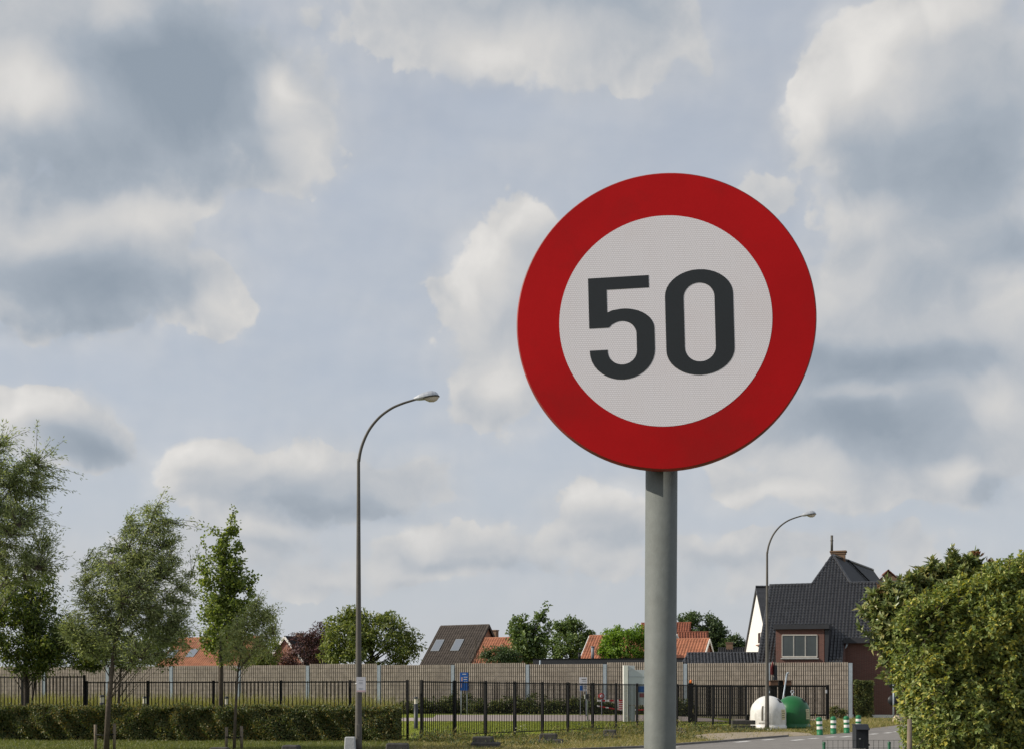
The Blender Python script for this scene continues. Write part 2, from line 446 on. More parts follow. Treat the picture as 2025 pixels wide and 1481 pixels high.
M['totem'] = pmat('totem_aluminium', (.50, .53, .57), .4, .05, 2)
M['red_paint'] = pmat('red_paint', (.42, .018, .022), .5, .1, 5)
M['orange_plastic'] = pmat('orange_lens', (.7, .16, .02), .3, .05, 5)
M['anthracite'] = pmat('anthracite_metal', (.022, .025, .030), .45, .12, 5)
M['green_wire'] = pmat('green_wire', (.02, .035, .025), .5, .1, 5)
M['rust'] = pmat('rusty_metal', (.13, .07, .045), .85, .3, 5)
M['yellow_sticker'] = pmat('faded_sticker', (.62, .56, .33), .6, .12, 12)
M['dark_mark'] = pmat('dark_marking', (.10, .09, .07), .6, .1, 8)
M['stone'] = pmat('pale_boulder', (.42, .34, .24), .9, .2, 4, 6, .4)
M['lead'] = pmat('lead_flashing', (.22, .24, .26), .55, .15, 4)
M['core_shade'] = pmat('hedge_core_shade', (.012, .014, .008), 1, .4, 6)  # near-black: shade inside hedges and shrubs, painted onto a solid core
M['blossom'] = pmat('cream_blossom', (.62, .60, .36), .8, .1, 8)

M['willow'] = leafmat('willow_leaf', [(0.153, 0.191, 0.103), (0.244, 0.287, 0.151), (0.352, 0.395, 0.213), (0.458, 0.478, 0.259)], .42)
M['willow_light'] = leafmat('light_willow_leaf', [(0.23, 0.278, 0.126), (0.346, 0.38, 0.173), (0.493, 0.51, 0.235)], .34)
M['locust'] = leafmat('locust_leaf', [(0.0439, 0.0653, 0.0259), (0.0806, 0.119, 0.0356), (0.147, 0.19, 0.0486), (0.25, 0.262, 0.0648)], .38)
M['linden'] = leafmat('linden_leaf', [(0.076, 0.107, 0.0374), (0.13, 0.178, 0.0458), (0.218, 0.276, 0.0624), (0.325, 0.356, 0.0936)], .38)
M['walnut'] = leafmat('walnut_leaf', [(0.0743, 0.103, 0.0363), (0.141, 0.18, 0.0545), (0.215, 0.248, 0.0726), (0.314, 0.316, 0.118)], .33)
M['purple'] = leafmat('purple_plum_leaf', [(0.0432, 0.0187, 0.0218), (0.0792, 0.0343, 0.0374), (0.122, 0.0562, 0.0593), (0.158, 0.078, 0.078)], .2, tint=.9)
M['maple'] = leafmat('maple_leaf', [(0.0741, 0.114, 0.0484), (0.136, 0.198, 0.0699), (0.223, 0.281, 0.0942)], .3)
M['bright_bush'] = leafmat('bright_bush_leaf', [(0.09, 0.165, 0.024), (0.165, 0.27, 0.03), (0.255, 0.375, 0.045)], .33)
M['oak'] = leafmat('oak_leaf', [(0.0474, 0.0752, 0.0374), (0.0819, 0.122, 0.0562), (0.14, 0.188, 0.0772)], .25)
M['hedge'] = leafmat('hedge_leaf', [(0.047, 0.0626, 0.0246), (0.0784, 0.108, 0.037), (0.134, 0.164, 0.0646), (0.204, 0.194, 0.0846), (0.251, 0.178, 0.0462)], .25)
M['big_hedge'] = leafmat('hibiscus_leaf', [(0.11, 0.149, 0.053), (0.179, 0.238, 0.0775), (0.259, 0.319, 0.11), (0.358, 0.378, 0.132), (0.518, 0.459, 0.0885)], .3)
M['photinia'] = leafmat('photinia_leaf', [(0.0791, 0.11, 0.0475), (0.132, 0.175, 0.0604), (0.225, 0.264, 0.0971), (0.317, 0.287, 0.108)], .22, .3)
M['photinia_red'] = leafmat('photinia_shoot', [(0.24, 0.0675, 0.045), (0.195, 0.105, 0.045), (0.15, 0.128, 0.045)], .3, .3)
M['dark_shrub'] = leafmat('dark_shrub_leaf', [(0.0413, 0.0578, 0.0231), (0.0743, 0.102, 0.033), (0.132, 0.157, 0.0495), (0.198, 0.182, 0.0578)], .25)
M['lawn'] = leafmat('lawn_blade', [(0.173, 0.215, 0.0351), (0.263, 0.302, 0.0488), (0.385, 0.39, 0.0683)], .35)
M['shade_lawn'] = leafmat('shaded_lawn_blade', [(0.0825, 0.108, 0.03), (0.135, 0.158, 0.042), (0.21, 0.195, 0.0675)], .3)  # lawn greens made darker, shade on the front lawn put into the colour
M['verge'] = leafmat('verge_blade', [(0.105, 0.128, 0.03), (0.195, 0.195, 0.0525), (0.33, 0.27, 0.112), (0.45, 0.36, 0.18)], .3)
M['hay'] = leafmat('tall_dry_grass', [(0.149, 0.155, 0.042), (0.238, 0.222, 0.066), (0.317, 0.3, 0.108)], .35)


def groundmat():
    m, b, p = newmat('ground')
    oc = b.n('ShaderNodeTexCoord').outputs['Object']
    sp = b.n('ShaderNodeSeparateXYZ'); b.put(sp.inputs[0], oc)
    big = b.noise(oc, .35, 5, .6); fine = b.noise(oc, 6, 6, .65)
    k = b.m('ADD', b.m('MULTIPLY', big, .6), b.m('MULTIPLY', fine, .5))
    green = b.ramp(k, [(.3, (.08, .11, .02)), (.55, (.15, .18, .03)), (.8, (.24, .24, .05))])
    dry = b.ramp(k, [(.32, (.06, .065, .02)), (.5, (.13, .115, .045)), (.72, (.24, .19, .11))])
    # dry, trodden strip between fence and road: distance along the line of the fence
    d = b.m('SUBTRACT', sp.outputs[1], b.m('MULTIPLY_ADD', sp.outputs[0], 1.44, 48.6))
    mr = b.n('ShaderNodeMapRange'); b.put(mr.inputs[0], d)
    mr.inputs[1].default_value = 0; mr.inputs[2].default_value = -1.5
    strip = b.m('MULTIPLY', mr.outputs[0], b.m('GREATER_THAN', sp.outputs[0], -4.5))
    c = b.mix(strip, green, dry)
    b.put(p.inputs['Base Color'], c); p.inputs['Roughness'].default_value = 1.0
    p.inputs['Specular IOR Level'].default_value = .1
    return m
M['ground'] = groundmat()

# ------------------------------------------------------------------ ground, road, path
def build_ground():
    xs = np.concatenate([[-1500, -500, -200, -100], np.arange(-60, 61, 3.0), [100, 200, 500, 1500]])
    ys = np.concatenate([[-300, -60, -10], np.arange(0, 66, 6.0), np.arange(66, 142, 2.0), [170, 250, 500, 1000, 2500]])
    gx, gy = np.meshgrid(xs, ys)
    v = np.stack([gx, gy, HG(gx, gy)], -1).reshape(-1, 3)
    nx, ny = len(xs), len(ys)
    i = (np.arange(ny - 1)[:, None] * nx + np.arange(nx - 1)[None, :]).ravel()
    f = np.stack([i, i + 1, i + 1 + nx, i + nx], 1)
    o = structure(np_mesh('ground', v, f, M['ground']))
    for p in o.data.polygons: p.use_smooth = True
build_ground()

far_edge = [(1270, 1478.5), (1345, 1473), (1420, 1467.5), (1490, 1461.5), (1560, 1456), (1640, 1452), (1690, 1446.5), (1722, 1440), (1790, 1432)]
FE = [G(*p) for p in far_edge]
FE = [Vector((-70, 33.5, 0)), Vector((-8, 34.4, 0)), Vector((1.0, 35.8, 0))] + FE + [Vector((31, 86, 0)), Vector((60, 112, 0))]
def strip_mesh(mb, left, right, z):
    n = len(left)
    vs = [Vector((p.x, p.y, z)) for p in left] + [Vector((p.x, p.y, z)) for p in right]
    mb.add(vs, [[i, i + 1, n + i + 1, n + i] for i in range(n - 1)])
def offset_line(L, d):
    out = []
    for i, p in enumerate(L):
        a = L[max(0, i - 1)]; b2 = L[min(len(L) - 1, i + 1)]
        t = (b2 - a); n = Vector((t.y, -t.x, 0)).normalized()
        out.append(p + n * d)
    return out
mb = MB()
near = [Vector((p.x if p.x < 12 else 12 + (p.x - 12) * 1.0 + (6 if p.y > 45 else 2), 14 if p.y < 44 else p.y - 30, 0)) for p in FE]
near[-1] = Vector((70, 96, 0)); near[-2] = Vector((40, 66, 0))
strip_mesh(mb, FE, near, .008)
structure(mb.build('road', M['asphalt']))
mb = MB()
k1 = offset_line(FE, -.14); k0 = offset_line(FE, -.002)
segs = range(0, 7)
for i in segs:
    a, b2, c, d = k0[i], k0[i + 1], k1[i + 1], k1[i]
    if i == 0: continue
    h = .07
    mb.add([Vector((q.x, q.y, z)) for z in (-.05, h) for q in (a, b2, c, d)],
           [[4, 5, 6, 7], [0, 1, 5, 4], [1, 2, 6, 5], [2, 3, 7, 6], [3, 0, 4, 7]])
structure(mb.build('kerb', M['kerb']))
# broken white edge line and dashes
mb = MB()
def dash(p, q, w):
    p = Vector((p.x, p.y, 0)); q = Vector((q.x, q.y, 0)); t = (q - p).normalized(); n = Vector((-t.y, t.x, 0)) * w / 2
    mb.add([Vector((r.x, r.y, .0125)) for r in (p - n, q - n, q + n, p + n)], [[0, 1, 2, 3]])
for a, b2 in [((1455, 1467.5), (1482, 1465)), ((1508, 1463.2), (1530, 1461.6)), ((1566, 1464), (1588, 1462)), ((1600, 1460.5), (1618, 1459.3)),
              ((1634, 1457.5), (1652, 1456.2)), ((1664, 1457.2), (1682, 1455.4)), ((1721, 1451.8), (1734, 1450.4)), ((1750, 1449.3), (1762, 1448.0)),
              ((1770, 1447.0), (1786, 1444.6)), ((1290, 1480.5), (1340, 1476.5))]:
    dash(G(*a), G(*b2), .22)
structure(mb.build('road_marking', M['paint']))
# sandy lay-by
mb = MB()
sandp = [G(*p) for p in [(1362, 1455), (1400, 1450), (1460, 1447), (1560, 1446), (1600, 1449), (1608, 1453), (1560, 1455.2), (1490, 1460.5), (1440, 1464.8), (1408, 1464), (1380, 1459)]]
t = tessellate_polygon([[Vector((p.x, p.y, 0)) for p in sandp]])
mb.add([Vector((p.x, p.y, .004)) for p in sandp], [list(x) for x in t])
structure(mb.build('sandy_layby', M['sand']))
# paved path behind the fence
mb = MB()
xs = np.arange(-26, 13.1, 1.5)
for i in range(len(xs) - 1):
    for y0, y1 in ((75.8, 78), (78, 80), (80, 82), (82, 84)):
        if xs[i] < -6 and y1 > 80: continue
        q = [(xs[i], y0), (xs[i + 1], y0), (xs[i + 1], y1), (xs[i], y1)]
        mb.add([(x, y, float(HG(x, y)) + .02) for x, y in q], [[0, 1, 2, 3]])
structure(mb.build('path', M['paving']))
# pavement before the barrier end
mb = MB()
mb.add([(12, 80, .02), (29.5, 80, .02), (29.5, 84.5, .02), (12, 84.5, .02)], [[0, 1, 2, 3]])
structure(mb.build('pavement', M['paving']))

# ------------------------------------------------------------------ speed sign
def build_sign():
    Y = 2.97; sc = Y / F
    rad = 295 * sc
    c = W(1315, 634.5, Y)
    root = thing('speed_limit_sign', 'round red ringed white sign reading 50 on grey pole', 'traffic sign', (W(1306, 1374, Y + .05).x, Y + .05, 0))
    spin = Matrix.Rotation(R(1.5), 3, 'Z')
    FACE = Matrix.Rotation(R(-5.5), 3, 'Z') @ Matrix.Rotation(R(-1.0), 3, 'X')
    def P(x, y, z=0):
        v = spin @ Vector((x, y, 0)); v.z = z
        return Vector((c.x, c.y, c.z)) + FACE @ Vector((v.x, -v.z, v.y))
    N = 128
    def ring(r, z): return [P(r * math.cos(2 * math.pi * i / N), r * math.sin(2 * math.pi * i / N), z) for i in range(N)]
    def loft(mb, rings, close=None, smooth=True):
        vs = [p for r in rings for p in r]; fs = []
        for k in range(len(rings) - 1):
            fs += [[k * N + i, k * N + (i + 1) % N, (k + 1) * N + (i + 1) % N, (k + 1) * N + i] for i in range(N)]
        mb.add(vs, fs, smooth)
        if close is not None:
            mb.add(rings[close], [list(range(N))])
    rw = 209.2 * sc
    mb = MB(); loft(mb, [ring(rw - .002, 0.0), ring(rad - .003, 0.0)], smooth=False)
    mb.build('red_ring', M['red_sheet'], root)
    mb = MB(); loft(mb, [ring(rad - .0028, 0.0), ring(rad - .0008, -.0012), ring(rad, -.004), ring(rad, -.022), ring(rad - .012, -.024), ring(rad - .012, -.008)])
    mb.build('rim', M['red_rim'], root)
    mb = MB(); loft(mb, [ring(rad - .011, -.0075), ring(.05, -.0075)], close=1)
    mb.build('back_plate', M['alu'], root)
    # white retroreflective face with honeycomb cells
    m, b, p = newmat('white_sheeting')
    oc = b.n('ShaderNodeTexCoord').outputs['Object']
    sp = b.n('ShaderNodeSeparateXYZ'); b.put(sp.inputs[0], oc)
    cb = b.n('ShaderNodeCombineXYZ'); b.put(cb.inputs[0], sp.outputs[0]); b.put(cb.inputs[1], sp.outputs[2])
    br = b.n('ShaderNodeTexBrick'); b.put(br.inputs['Vector'], cb.outputs[0])
    br.inputs['Scale'].default_value = 1; br.inputs['Brick Width'].default_value = .0056; br.inputs['Row Height'].default_value = .0048
    br.inputs['Mortar Size'].default_value = .0008; br.inputs['Mortar Smooth'].default_value = .6
    br.inputs['Color1'].default_value = (.88, .85, .91, 1); br.inputs['Color2'].default_value = (.86, .835, .895, 1); br.inputs['Mortar'].default_value = (.63, .60, .64, 1)
    g = b.noise(oc, 5, 5, .6)
    cc = b.mix(b.m('MULTIPLY', b.ramp(g, [(.45, (0, 0, 0)), (.7, (1, 1, 1))]), .28), br.outputs[0], (.74, .66, .68))
    b.put(p.inputs['Base Color'], cc); p.inputs['Roughness'].default_value = .4; p.inputs['Specular IOR Level'].default_value = .3
    mb = MB(); mb.add(ring(rw, 0.0003), [list(range(N))])
    mb.build('white_field', m, root)
    # digits; u = units measured on the sign, 1 unit = rad/643
    u = rad / 646
    def arc(cx, cy, rx, ry, a0, a1, n=18):
        return [(cx + rx * math.cos(R(a0 + (a1 - a0) * i / n)), cy + ry * math.sin(R(a0 + (a1 - a0) * i / n))) for i in range(n + 1)]
    five = [(-141, 224), (122, 224), (122, 170), (-61, 170), (-61, 70), (-40, 79)]
    five += arc(8, -8, 133, 92, 95, 0) + arc(0, -98, 141, 126, 0, -180) + [(-141, -92), (-63, -92)]
    five += arc(0, -100, 63, 59, -180, 0) + arc(0, -28, 63, 58, 0, 115) + [(-42, 17), (-55, 4), (-141, 4)]
    def glyph(pts, ox, oy):
        mb = MB(); q = [P((x + ox) * u, (y + oy) * u, .0007) for x, y in pts]
        t2 = tessellate_polygon([[Vector((x, y, 0)) for x, y in pts]])
        mb.add(q, [list(x) for x in t2]); return mb
    # (offset of the digit centres from the middle of the sign, turned back by the spin)
    glyph(five, -187, -22).build('digit', M['digit'], root)
    o_ = arc(0, 117, 146, 112, 0, 180) + arc(0, -117, 146, 112, 180, 360)
    i_ = arc(0, 108, 66, 63, 0, 180) + arc(0, -108, 66, 63, 180, 360)
    mb = MB(); n = len(o_)
    q = [P((x + 148.5) * u, (y - 14) * u, .0007) for x, y in o_ + i_]
    mb.add(q, [[k, (k + 1) % n, n + (k + 1) % n, n + k] for k in range(n)])
    mb.build('digit', M['digit'], root)
    # pole, clamps, cap
    top = W(1309.5, 700, Y + .066); bot = W(1305, 1481, Y + .066); d = (bot - top) / (top.z - bot.z)
    foot = top + d * top.z
    mb = MB(); mb.tube([foot, top], .0375 * 1.02, 40)
    mb.build('pole', M['pole_grey'], root)
    mb = MB(); mb.tube([top, top + Vector((0, 0, .012))], .0395, 40); mb.build('pole_cap', M['black_steel'], root)
    for py in (745, 850):
        cc_ = W(1309, py, Y + .066)
        mb = MB(); mb.lathe([(.0386, -.02), (.0415, -.02), (.0415, .02), (.0386, .02)], cc_, 32)
        mb.box(cc_ + Vector((0, -.047, 0)), (.12, .018, .036), bev=.003)
        mb.build('clamp', M['alu'], root)
build_sign()

# ------------------------------------------------------------------ street lamps
def build_lamp():
    Y = 35.2
    bx = XX(709, Y)
    root = thing('street_lamp', 'taller nearer grey street lamp with curved arm and paper notice on its pole', 'street lamp', (bx, Y, 0), 'curved arm street lamps')
    raw = [(709, 930), (709.6, 912), (713.5, 889), (721.6, 866), (733, 845), (751, 824), (773.5, 807.5), (796, 797.5), (822, 789.5)]
    pts = [Vector((bx, Y, 0)), Vector((bx, Y, .3)), Vector((bx, Y, 1.7)), Vector((bx, Y, 4.5))] + [W(px, py, Y) for px, py in raw]
    # smooth the arm
    
    arm = []
    P = pts[3:]
    for i in range(len(P) - 1):
        p0 = P[max(i - 1, 0)]; p1 = P[i]; p2 = P[i + 1]; p3 = P[min(i + 2, len(P) - 1)]
        for k in range(5):
            t = k / 5
            arm.append(.5 * ((2 * p1) + (p2 - p0) * t + (2 * p0 - 5 * p1 + 4 * p2 - p3) * t * t + (-p0 + 3 * p1 - 3 * p2 + p3) * t ** 3))
    arm.append(P[-1])
    full = pts[:3] + arm
    acc = [0.0]
    for a, b2 in zip(full[:-1], full[1:]): acc.append(acc[-1] + (b2 - a).length)
    rad = [.105 - (.105 - .030) * (s / acc[-1]) ** .8 for s in acc]
    mb = MB(); mb.tube(full, rad, 14); mb.build('pole', M['lamp_pole'], root)
    mb = MB(); mb.lathe([(.0, .05), (.2, .05), (.24, .0)], (bx, Y, 0), 16); mb.build('base_collar', M['light_concrete'], root)
    mb = MB(); mb.box((bx, Y - .085, .62), (.10, .06, .34), bev=.01); mb.build('service_door', M['lamp_pole'], root)
    # head: egg-shaped shell on the arm's axis
    a = P[-1] - Vector((.05, 0, -.012)); ax = Vector((1, 0, .14)).normalized(); up = Vector((-.14, 0, 1)).normalized(); sd = Vector((0, 1, 0))
    L = .70
    prof = [(0, .04, .045, .04), (.08, .065, .06, .045), (.22, .105, .10, .06), (.40, .145, .135, .062), (.58, .165, .155, .05), (.74, .165, .155, .035), (.88, .135, .12, .02), (.96, .085, .07, .01), (1.0, .02, .02, .0)]
    n = 20; vs = []
    for t, w, hu, hd in prof:
        for j in range(n):
            ang = 2 * math.pi * j / n
            y = math.cos(ang) * w; z = math.sin(ang); z = z * (hu if z > 0 else hd)
            rib = .006 * (1 if j % 2 else 0) if (math.sin(ang) > .15 and .1 < t < .9) else 0
            vs.append(a + ax * (t * L) + sd * y * (1 + rib * 4) + up * (z + rib))
    fs = [[k * n + j, k * n + (j + 1) % n, (k + 1) * n + (j + 1) % n, (k + 1) * n + j] for k in range(len(prof) - 1) for j in range(n)]
    fs += [list(range(n))[::-1], [(len(prof) - 1) * n + j for j in range(n)]]
    mb = MB(); mb.add(vs, fs, False); head = mb.build('lamp_head', M['lamp_shell'], root)
    lens = [(.38, .02, .0), (.46, .10, .06), (.6, .14, .115), (.76, .145, .13), (.9, .12, .10), (.99, .055, .04), (1.0, .01, .0)]
    vs = []
    for t, w, hd in lens:
        for j in range(11):
            ang = math.pi + math.pi * j / 10
            vs.append(a + ax * (t * L) + sd * math.cos(ang) * w + up * (math.sin(ang) * hd - .028 + .02 * max(0, t - .8)))
    fs = [[k * 11 + j, k * 11 + j + 1, (k + 1) * 11 + j + 1, (k + 1) * 11 + j] for k in range(len(lens) - 1) for j in range(10)]
    mb = MB(); mb.add(vs, fs, True); mb.build('lens', M['lamp_lens'], head)
    rimv = []
    for t, w in [(.34, .08), (.46, .15), (.6, .172), (.76, .172), (.9, .14), (.985, .075), (1.02, .0)]:
        rimv.append(a + ax * (t * L) + sd * w - up * .03)
    loop = rimv + [v - sd * 2 * (v.y - Y) for v in rimv[::-1]]
    mb = MB(); mb.tube(loop + [loop[0]], .012, 6); mb.build('rim', M['black_steel'], head)
    # notice fixed to the pole
    nt = thing('paper_notice', 'weathered white paper notice strapped to the nearer lamp pole', 'notice', (bx + .05, Y - .11, 1.6))
    c = W(714, 1353, Y - .11)
    mb = MB(); mb.box(c, (.255, .006, .42), bev=.002); mb.build('sheet', M['pale_panel'], nt)
    for k, (w, dz) in enumerate([(.14, .12), (.1, .06), (.12, .03), (.13, -.10), (.1, -.13)]):
        mb = MB(); mb.box(c + Vector((-.01, -.0045, dz)), (w, .002, .008)); mb.build('print', M['lead'], nt)
    mb = MB(); mb.box(c + Vector((0, -.0045, -.18)), (.24, .002, .045)); mb.build('pink_strip', pmat('faded_pink', (.5, .36, .36), .7, .1, 9), nt)
    mb = MB(); mb.lathe([(.1, -.01), (.106, -.01), (.106, .01), (.1, .01)], (bx, Y, 1.62 + .3), 14); mb.build('strap', M['alu'], nt)
    return root
lamp = build_lamp()
dup(lamp, (XX(1517, 58), 58, 0), 'smaller farther street lamp with curved arm standing before the white bottle bank')

# ------------------------------------------------------------------ fences
FH = 2.1
def fence_run(root, pts, bar_step, bottom=.17, lift=None, post=.075, dark=M['black_steel']):
    for i, p in enumerate(pts):
        h = FH + .04 + (lift[i] if lift else 0)
        mb = MB(); z0 = float(HG(p.x, p.y))
        d = (pts[min(i + 1, len(pts) - 1)] - pts[max(i - 1, 0)])
        mb.box((p.x, p.y, z0 + h / 2), (post, post, h), math.atan2(d.y, d.x))
        mb.build('post', dark, root)
    for i in range(len(pts) - 1):
        a, b2 = pts[i], pts[i + 1]; L = (b2 - a).length; t = (b2 - a) / L
        lf = (max(lift[i], lift[i + 1]) if lift and lift[i] > 0 and lift[i + 1] > 0 else 0)
        top = FH - .03 + lf; mb = MB()
        a2 = a + t * (post * .5); b3 = b2 - t * (post * .5)
        for z in (top, bottom + lf):
            mb.bar(Vector((a2.x, a2.y, z)), Vector((b3.x, b3.y, z)), .035, .04)
        n = max(2, int(round(L / bar_step)))
        for k in range(1, n):
            q = a + t * (L * k / n)
            mb.bar(Vector((q.x, q.y, bottom + lf + .021)), Vector((q.x, q.y, top - .021)), .027)
            mb.bar(Vector((q.x, q.y, top + .021)), Vector((q.x, q.y, top + .05)), .022)
        mb.build('panel', dark, root)
def PX(px, Y): return Vector((XX(px, Y), Y, 0))
def lerp_posts(pxs, p0, Y0, p1, Y1):
    A, B = PX(p0, Y0), PX(p1, Y1); out = []
    for px in pxs:
        k = (px - CX) / F
        t = (k * A.y - A.x) / ((B.x - A.x) - k * (B.y - A.y))
        out.append(A + (B - A) * t)
    return out
lp = lerp_posts([-210, -82, 44, 167], 44, 48, 692.5, 45)
fl0 = thing('metal_fence', 'taller stepped-up black bar fence at far left behind the hedge', 'fence', lp[0], 'black bar fences')
fence_run(fl0, lp, .15, lift=[.22] * 4)
lp2 = lerp_posts([167, 292.7, 422, 555.7, 692.5, 806], 44, 48, 692.5, 45)
lp2[0] = lp2[0] + Vector((.08, 0, 0))
fl = thing('metal_fence', 'long black bar fence running behind the clipped hedge', 'fence', lp2[0], 'black bar fences')
fence_run(fl, lp2[:-1] + [PX(806, 44.4)], .15)
rp = lerp_posts([833.5, 899, 960, 1018, 1072.5, 1123, 1172, 1218, 1260, 1301, 1339, 1375.5, 1410, 1443.5, 1476], 833.5, 44.6, 1410, 63.5)
fr = thing('metal_fence', 'black bar fence receding along the lawn behind the concrete blocks', 'fence', rp[0], 'black bar fences')
fence_run(fr, rp, .115)

# sliding gate
def build_gate():
    Y = 75.0
    root = thing('sliding_gate', 'wide dark sliding gate of close upright bars before the slatted barrier', 'gate', (XX(1490, Y), Y, 0))
    x0, x1 = XX(1368, Y), XX(1634, Y)
    zb, zt = .42, 2.14
    mb = MB()
    for z in (zb, zt): mb.bar((x0, Y, z), (x1, Y, z), .07, .10)
    for x in (x0, x1, (x0 + x1) / 2): mb.bar((x, Y, zb + .051), (x, Y, zt - .051), .07)
    mb.build('frame', M['black_steel'], root)
    mb = MB()
    n = int((x1 - x0) / .105)
    for k in range(1, n):
        x = x0 + (x1 - x0) * k / n
        mb.bar((x, Y + .02, zb + .05), (x, Y + .02, zt - .05), .072, .03)
    mb.build('bars', M['black_steel'], root)
    gx = XX(1366, 73.5)
    mb = MB(); mb.box((gx, 73.5, 1.15), (.30, .25, 2.3)); mb.build('guide_post', M['black_steel'], root)
    bx = XX(1637, 74.5)
    mb = MB(); mb.box((bx, 74.5, 1.1), (.14, .14, 2.2)); mb.build('end_post', M['black_steel'], root)
    mb = MB(); mb.box((bx - .12, 74.39, 1.82), (.10, .02, .2)); mb.build('reflector', M['pale_panel'], root)
    mb = MB(); mb.lathe([(.0, .2), (.045, .19), (.07, .13), (.07, .0), (.0, .0)], (gx, 73.5, 2.302), 12); mb.build('warning_lamp', M['orange_plastic'], root)
    # leg posts that carry the leaf
    for px in (1375, 1478):
        x = XX(px, 75.3); mb = MB(); mb.box((x, 75.3, .21), (.2, .2, .4)); mb.build('roller_foot', M['black_steel'], root)
build_gate()

# ------------------------------------------------------------------ noise barrier
def build_barrier():
    posts = [-300, -178, -40, 6, 86, 212, 338, 472, 608, 749, 895, 1043, 1196, 1355, 1519, 1684]
    posts = [-168, -41, 86, 212, 338, 472, 608, 749, 895, 1043, 1196, 1355, 1519, 1682]
    P = lerp_posts(posts, 149, 96, 1600, 85)
    root = thing('noise_barrier', 'tall slatted tan noise barrier with pale steel posts', 'wall', (P[0].x, P[0].y, 0))
    steps = [0, 0, 0, 0, .02, .02, .10, .0, .10, 0, .1, 0.02, .03]
    H = 3.78
    for i, p in enumerate(P):
        d = P[1] - P[0]; rz = math.atan2(d.y, d.x)
        mb = MB(); h = H - .02
        mb.box((p.x, p.y, h / 2), (.24, .012, h), rz); q = Vector((-d.y, d.x, 0)).normalized()
        mb.box(Vector((p.x, p.y, h / 2)) + q * .111, (.012, .20, h), rz)
        mb.box(Vector((p.x, p.y, h / 2)) + q * .222, (.24, .012, h), rz)
        mb.build('post', M['galv'], root)
    for i in range(len(P) - 1):
        a, b2 = P[i], P[i + 1]; L = (b2 - a).length; t = (b2 - a) / L; q = Vector((-t.y, t.x, 0)); rz = math.atan2(t.y, t.x)
        h = H + steps[i]; c = (a + b2) / 2 + q * .11
        mb = MB(); mb.box(c + Vector((0, 0, h / 2 - .02)), (L - .26, .06, h - .05), rz); pan = mb.build('panel', M['slat_back'], root)
        mb = MB(); n = int((L - .28) / .143)
        for k in range(n):
            s = -((L - .28) / 2) + (k + .5) * (L - .28) / n
            mb.box(c + t * s - q * .06 + Vector((0, 0, h / 2)), (.092, .055, h), rz)
        mb.build('slats', M['slat'], pan)
        mb = MB()
        for k in range(12):
            z = .15 + k * .31
            if z < h - .1: mb.bar(c - t * (L / 2 - .14) - q * .094 + Vector((0, 0, z)), c + t * (L / 2 - .14) - q * .094 + Vector((0, 0, z)), .012, .014)
        mb.build('wires', M['wire'], pan)
build_barrier()

# ------------------------------------------------------------------ roofs and houses
def inpoly(s, t, poly):
    r = False; n = len(poly)
    for i in range(n):
        (x1, y1), (x2, y2) = poly[i], poly[i - 1]
        if (y1 > t) != (y2 > t) and s < (x2 - x1) * (t - y1) / (y2 - y1) + x1: r = not r
    return r
def tiled(mb, poly3, O, Sv, Tv, cw=.24, ch=.35, bulge=.08, lift=.014, jit=.006):
    """one curved tile per cell of the slope that lies inside the outline"""
    Nv = Sv.cross(Tv).normalized()
    if Nv.z < 0: Nv = -Nv
    p2 = [((p - O).dot(Sv), (p - O).dot(Tv)) for p in poly3]
    t3 = tessellate_polygon([[Vector((s, t, 0)) for s, t in p2]])
    mb.add([O + Sv * s + Tv * t - Nv * .02 for s, t in p2], [list(x) for x in t3])
    ss = [s for s, t in p2]; ts = [t for s, t in p2]
    s0, s1, t0, t1 = min(ss), max(ss), min(ts), max(ts)
    prof = [(0, .0), (.2, .75), (.42, 1.0), (.64, .6), (.82, .1), (1.0, .0)]
    for j in range(int((t1 - t0) / ch) + 1):
        for i in range(int((s1 - s0) / cw) + 1):
            a, bq = s0 + i * cw, t0 + j * ch
            if not inpoly(a + cw * .5, bq + ch * .5, p2): continue
            dz = random.uniform(-jit, jit); vs = []
            for (u, h) in prof: vs.append(O + Sv * (a + u * cw) + Tv * bq + Nv * (h * bulge + dz))
            for (u, h) in prof: vs.append(O + Sv * (a + u * cw) + Tv * (bq + ch + .02) + Nv * (h * bulge + lift + dz))
            n = len(prof)
            mb.add(vs, [[k, k + 1, n + k + 1, n + k] for k in range(n - 1)], True)
def ridge_caps(mb, a, b2, r=.11, step=.36):
    a = Vector(a); b2 = Vector(b2); L = (b2 - a).length; t = (b2 - a) / L; n = max(1, int(L / step))
    for k in range(n):
        p = a + t * (L * k / n); q = a + t * (L * (k + 1.08) / n)
        mb.tube([p, q], [r, r * .9], 8, cap=False)

